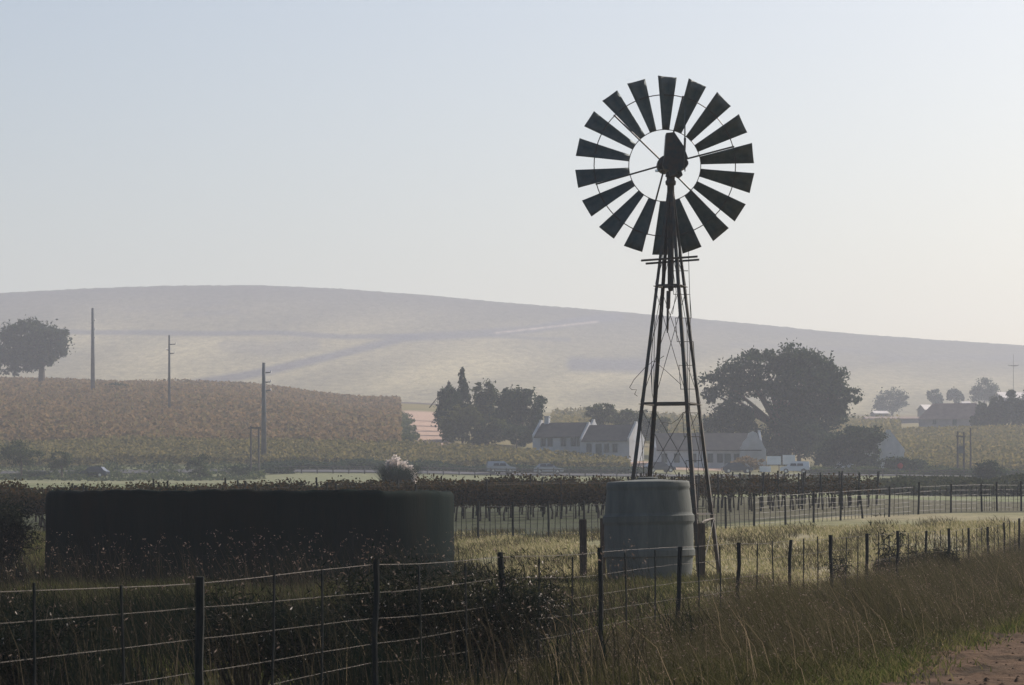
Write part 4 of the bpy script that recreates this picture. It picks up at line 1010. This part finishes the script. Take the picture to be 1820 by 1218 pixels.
# rank dark weeds along the left part of the fence
n = 76000; Z = 24 + 32 * RNG.uniform(0, 1, n); u_ = RNG.uniform(-.2, .10, n); X = u_ * Z; fade_ = np.clip((u_ + .03) / .11, 0, 1); den = vnoise(X * 1.3, Z * .5, 26)
k = clear(X, Z) & (den + RNG.uniform(-.2, .2, n) > .46 + .5 * fade_) & (X < fence_x(Z) + 1.2 * RNG.uniform(0, 1, n)); X, Z, den = X[k], Z[k], den[k]
h = RNG.uniform(.15, .75, len(X)) * (.4 + den) * np.clip((46 - Z) / 12, .3, 1)
tag(blade_mesh('rank_weeds', [blades(np.stack([X, Z, gz(X, Z) - .02], 1), h, RNG.uniform(.008, .018, len(X)), np.tile([-.15, -.05], (len(X), 1)), .35)], M['weed']), kind='stuff')
n = 5200; a = RNG.uniform(-math.pi, 0.25, n); rd = rc + np.abs(RNG.normal(.15, .7, n)) + .06; X = Xc + rd * np.cos(a); Z = Zc + rd * np.sin(a); dn = vnoise(X * 1.2, Z * .6, 33)
tag(blade_mesh('wall_weeds', [blades(np.stack([X, Z, gz(X, Z) - .02], 1), RNG.uniform(.2, 1.5, n) * np.clip(dn * 1.5 - .25, .15, 1), RNG.uniform(.008, .016, n), np.tile([-.12, -.05], (n, 1)), .22)], M['weed']), kind='stuff')
# single tall stalks and pale pods catching the sun
n = 3600; Z = RNG.uniform(21, 54, n); X = RNG.uniform(-.19, .05, n) * Z; k = clear(X, Z); X, Z = X[k], Z[k]; h = RNG.uniform(.5, 1.35, len(X))
base = np.stack([X, Z, gz(X, Z)], 1); lean = np.stack([RNG.normal(-.2, .25, len(X)), RNG.normal(0, .15, len(X))], 1)
tag(blade_mesh('dry_stalks', [blades(base, h, RNG.uniform(.004, .008, len(X)), lean, .02)], M['darkstalk']), kind='stuff')
tip = base + np.stack([lean[:, 0] * h, lean[:, 1] * h, h], 1); tip = tip[RNG.uniform(0, 1, len(tip)) < .26]
C = np.concatenate([tip + RNG.normal(0, .02, tip.shape) for _ in range(3)])
tag(fast_mesh('stalk_seed_heads', leaf_quads(C, RNG.uniform(.008, .016, len(C)), 2.6), 4, M['seed']), kind='stuff')

def bush(name, label, px, Z, spread, height, nstem, nleaf, m, leaf=.03, pods=0, group=None, lean=-.1, cat='bush'):
    g = gp(px, Z); T = thing(name, label, cat, g, 0, group); rr = np.random.default_rng(int(px + Z * 10)); b = MB(); tips = []
    for i in range(nstem):
        a = rr.uniform(0, 2 * math.pi); r_ = spread * rr.uniform(.1, 1) ** .7; hh = height * rr.uniform(.45, 1)
        p0 = Vector((math.cos(a) * r_ * .25, math.sin(a) * r_ * .25, -.05)); p2 = Vector((math.cos(a) * r_ + lean * hh, math.sin(a) * r_, hh)); p1 = (p0 + p2) / 2 + Vector((0, 0, hh * .12))
        b.tube([p0, p1, p2], [.008, .006, .003], 4)
        for k in range(3):
            q = p1.lerp(p2, rr.uniform(0, 1)); e = q + Vector((rr.normal(0, .12), rr.normal(0, .12), rr.uniform(.03, .2))) * (height)
            b.tube([q, e], [.004, .002], 3); tips.append(np.array(e)); tips.append(np.array(q.lerp(e, .5)))
        tips.append(np.array(p2)); tips.append(np.array(p1)); tips.append(np.array(p1.lerp(p2, .5)))
    b.build('stem', M['bark'], T); tips = np.array(tips)
    nleaf = int(nleaf * 1.7); C = tips[rr.integers(0, len(tips), nleaf)] + rr.normal(0, .085 * height, (nleaf, 3)); C = C[C[:, 2] > .01]
    fast_mesh('foliage', leaf_quads(C, rr.uniform(.6, 1.4, len(C)) * leaf * .42, 6.0), 4, m, T)
    if pods:
        C = tips[rr.integers(0, len(tips), pods)] + rr.normal(0, .03, (pods, 3))
        fast_mesh('seed_pod', leaf_quads(C, rr.uniform(.4, 1.2, len(C)) * .015, 2.2), 4, M['glint'], T)['kind'] = 'stuff'
    return T
bush('thorn_bush', 'dark thorny bush with glinting pods under the third large fence post', 850, 27.5, .75, 1.05, 60, 5200, M['weed'], .03, 520)
bush('thorn_bush', 'dark thorny bush left of the glinting one, against the reservoir', 720, 27, .7, 1.1, 55, 4800, M['weed'], .03, 150)
bush('thorn_bush', 'tall straggly weed bush behind the first large fence post', 440, 26, .6, .95, 45, 3000, M['weed'], .028, 60)
bush('thorn_bush', 'low dark weed bush at the bottom left corner', 60, 25, .7, .8, 45, 3200, M['weed'], .03, 30)
bush('thorn_bush', 'low weed bush between the two left fence posts', 560, 25.5, .55, .8, 40, 2600, M['weed'], .028, 50)
bush('thorn_bush', 'sparse pod-bearing weed right of the third large fence post', 935, 30, .45, 1.1, 30, 1200, M['weed'], .026, 320)
bush('dark_bush', 'big dark bush beside the left end of the reservoir at the photo edge', -8, 66, .95, 1.7, 110, 9000, M['weed'], .06, 40)
bush('dark_bush', 'dark round bush beyond the fence at the right', 1665, 62, .62, .75, 70, 5200, M['weed'], .045)
bush('dark_bush', 'dark flat bush left of the round one beyond the right fence', 1605, 60, .6, .55, 60, 4200, M['weed'], .045)
bush('dark_bush', 'small green bush tucked behind the right end of the fence', 1745, 66, .4, .55, 35, 1500, M['weed'], .04)
bush('dry_thistle', 'tall dry thistle with round dark heads beyond the fence', 1578, 64, .5, 1.35, 18, 260, M['weed'], .06, 0, lean=0, cat='thistle')
bush('dry_thistle', 'short dry thistle beyond the fence left of the tall one', 1500, 60, .4, .8, 14, 220, M['weed'], .05, 0, lean=0, cat='thistle')
bush('low_weed', 'low weed right under the fourth large fence post', 1250, 36, .4, .35, 30, 1200, M['weed'], .03)
print('objects', len(bpy.data.objects))
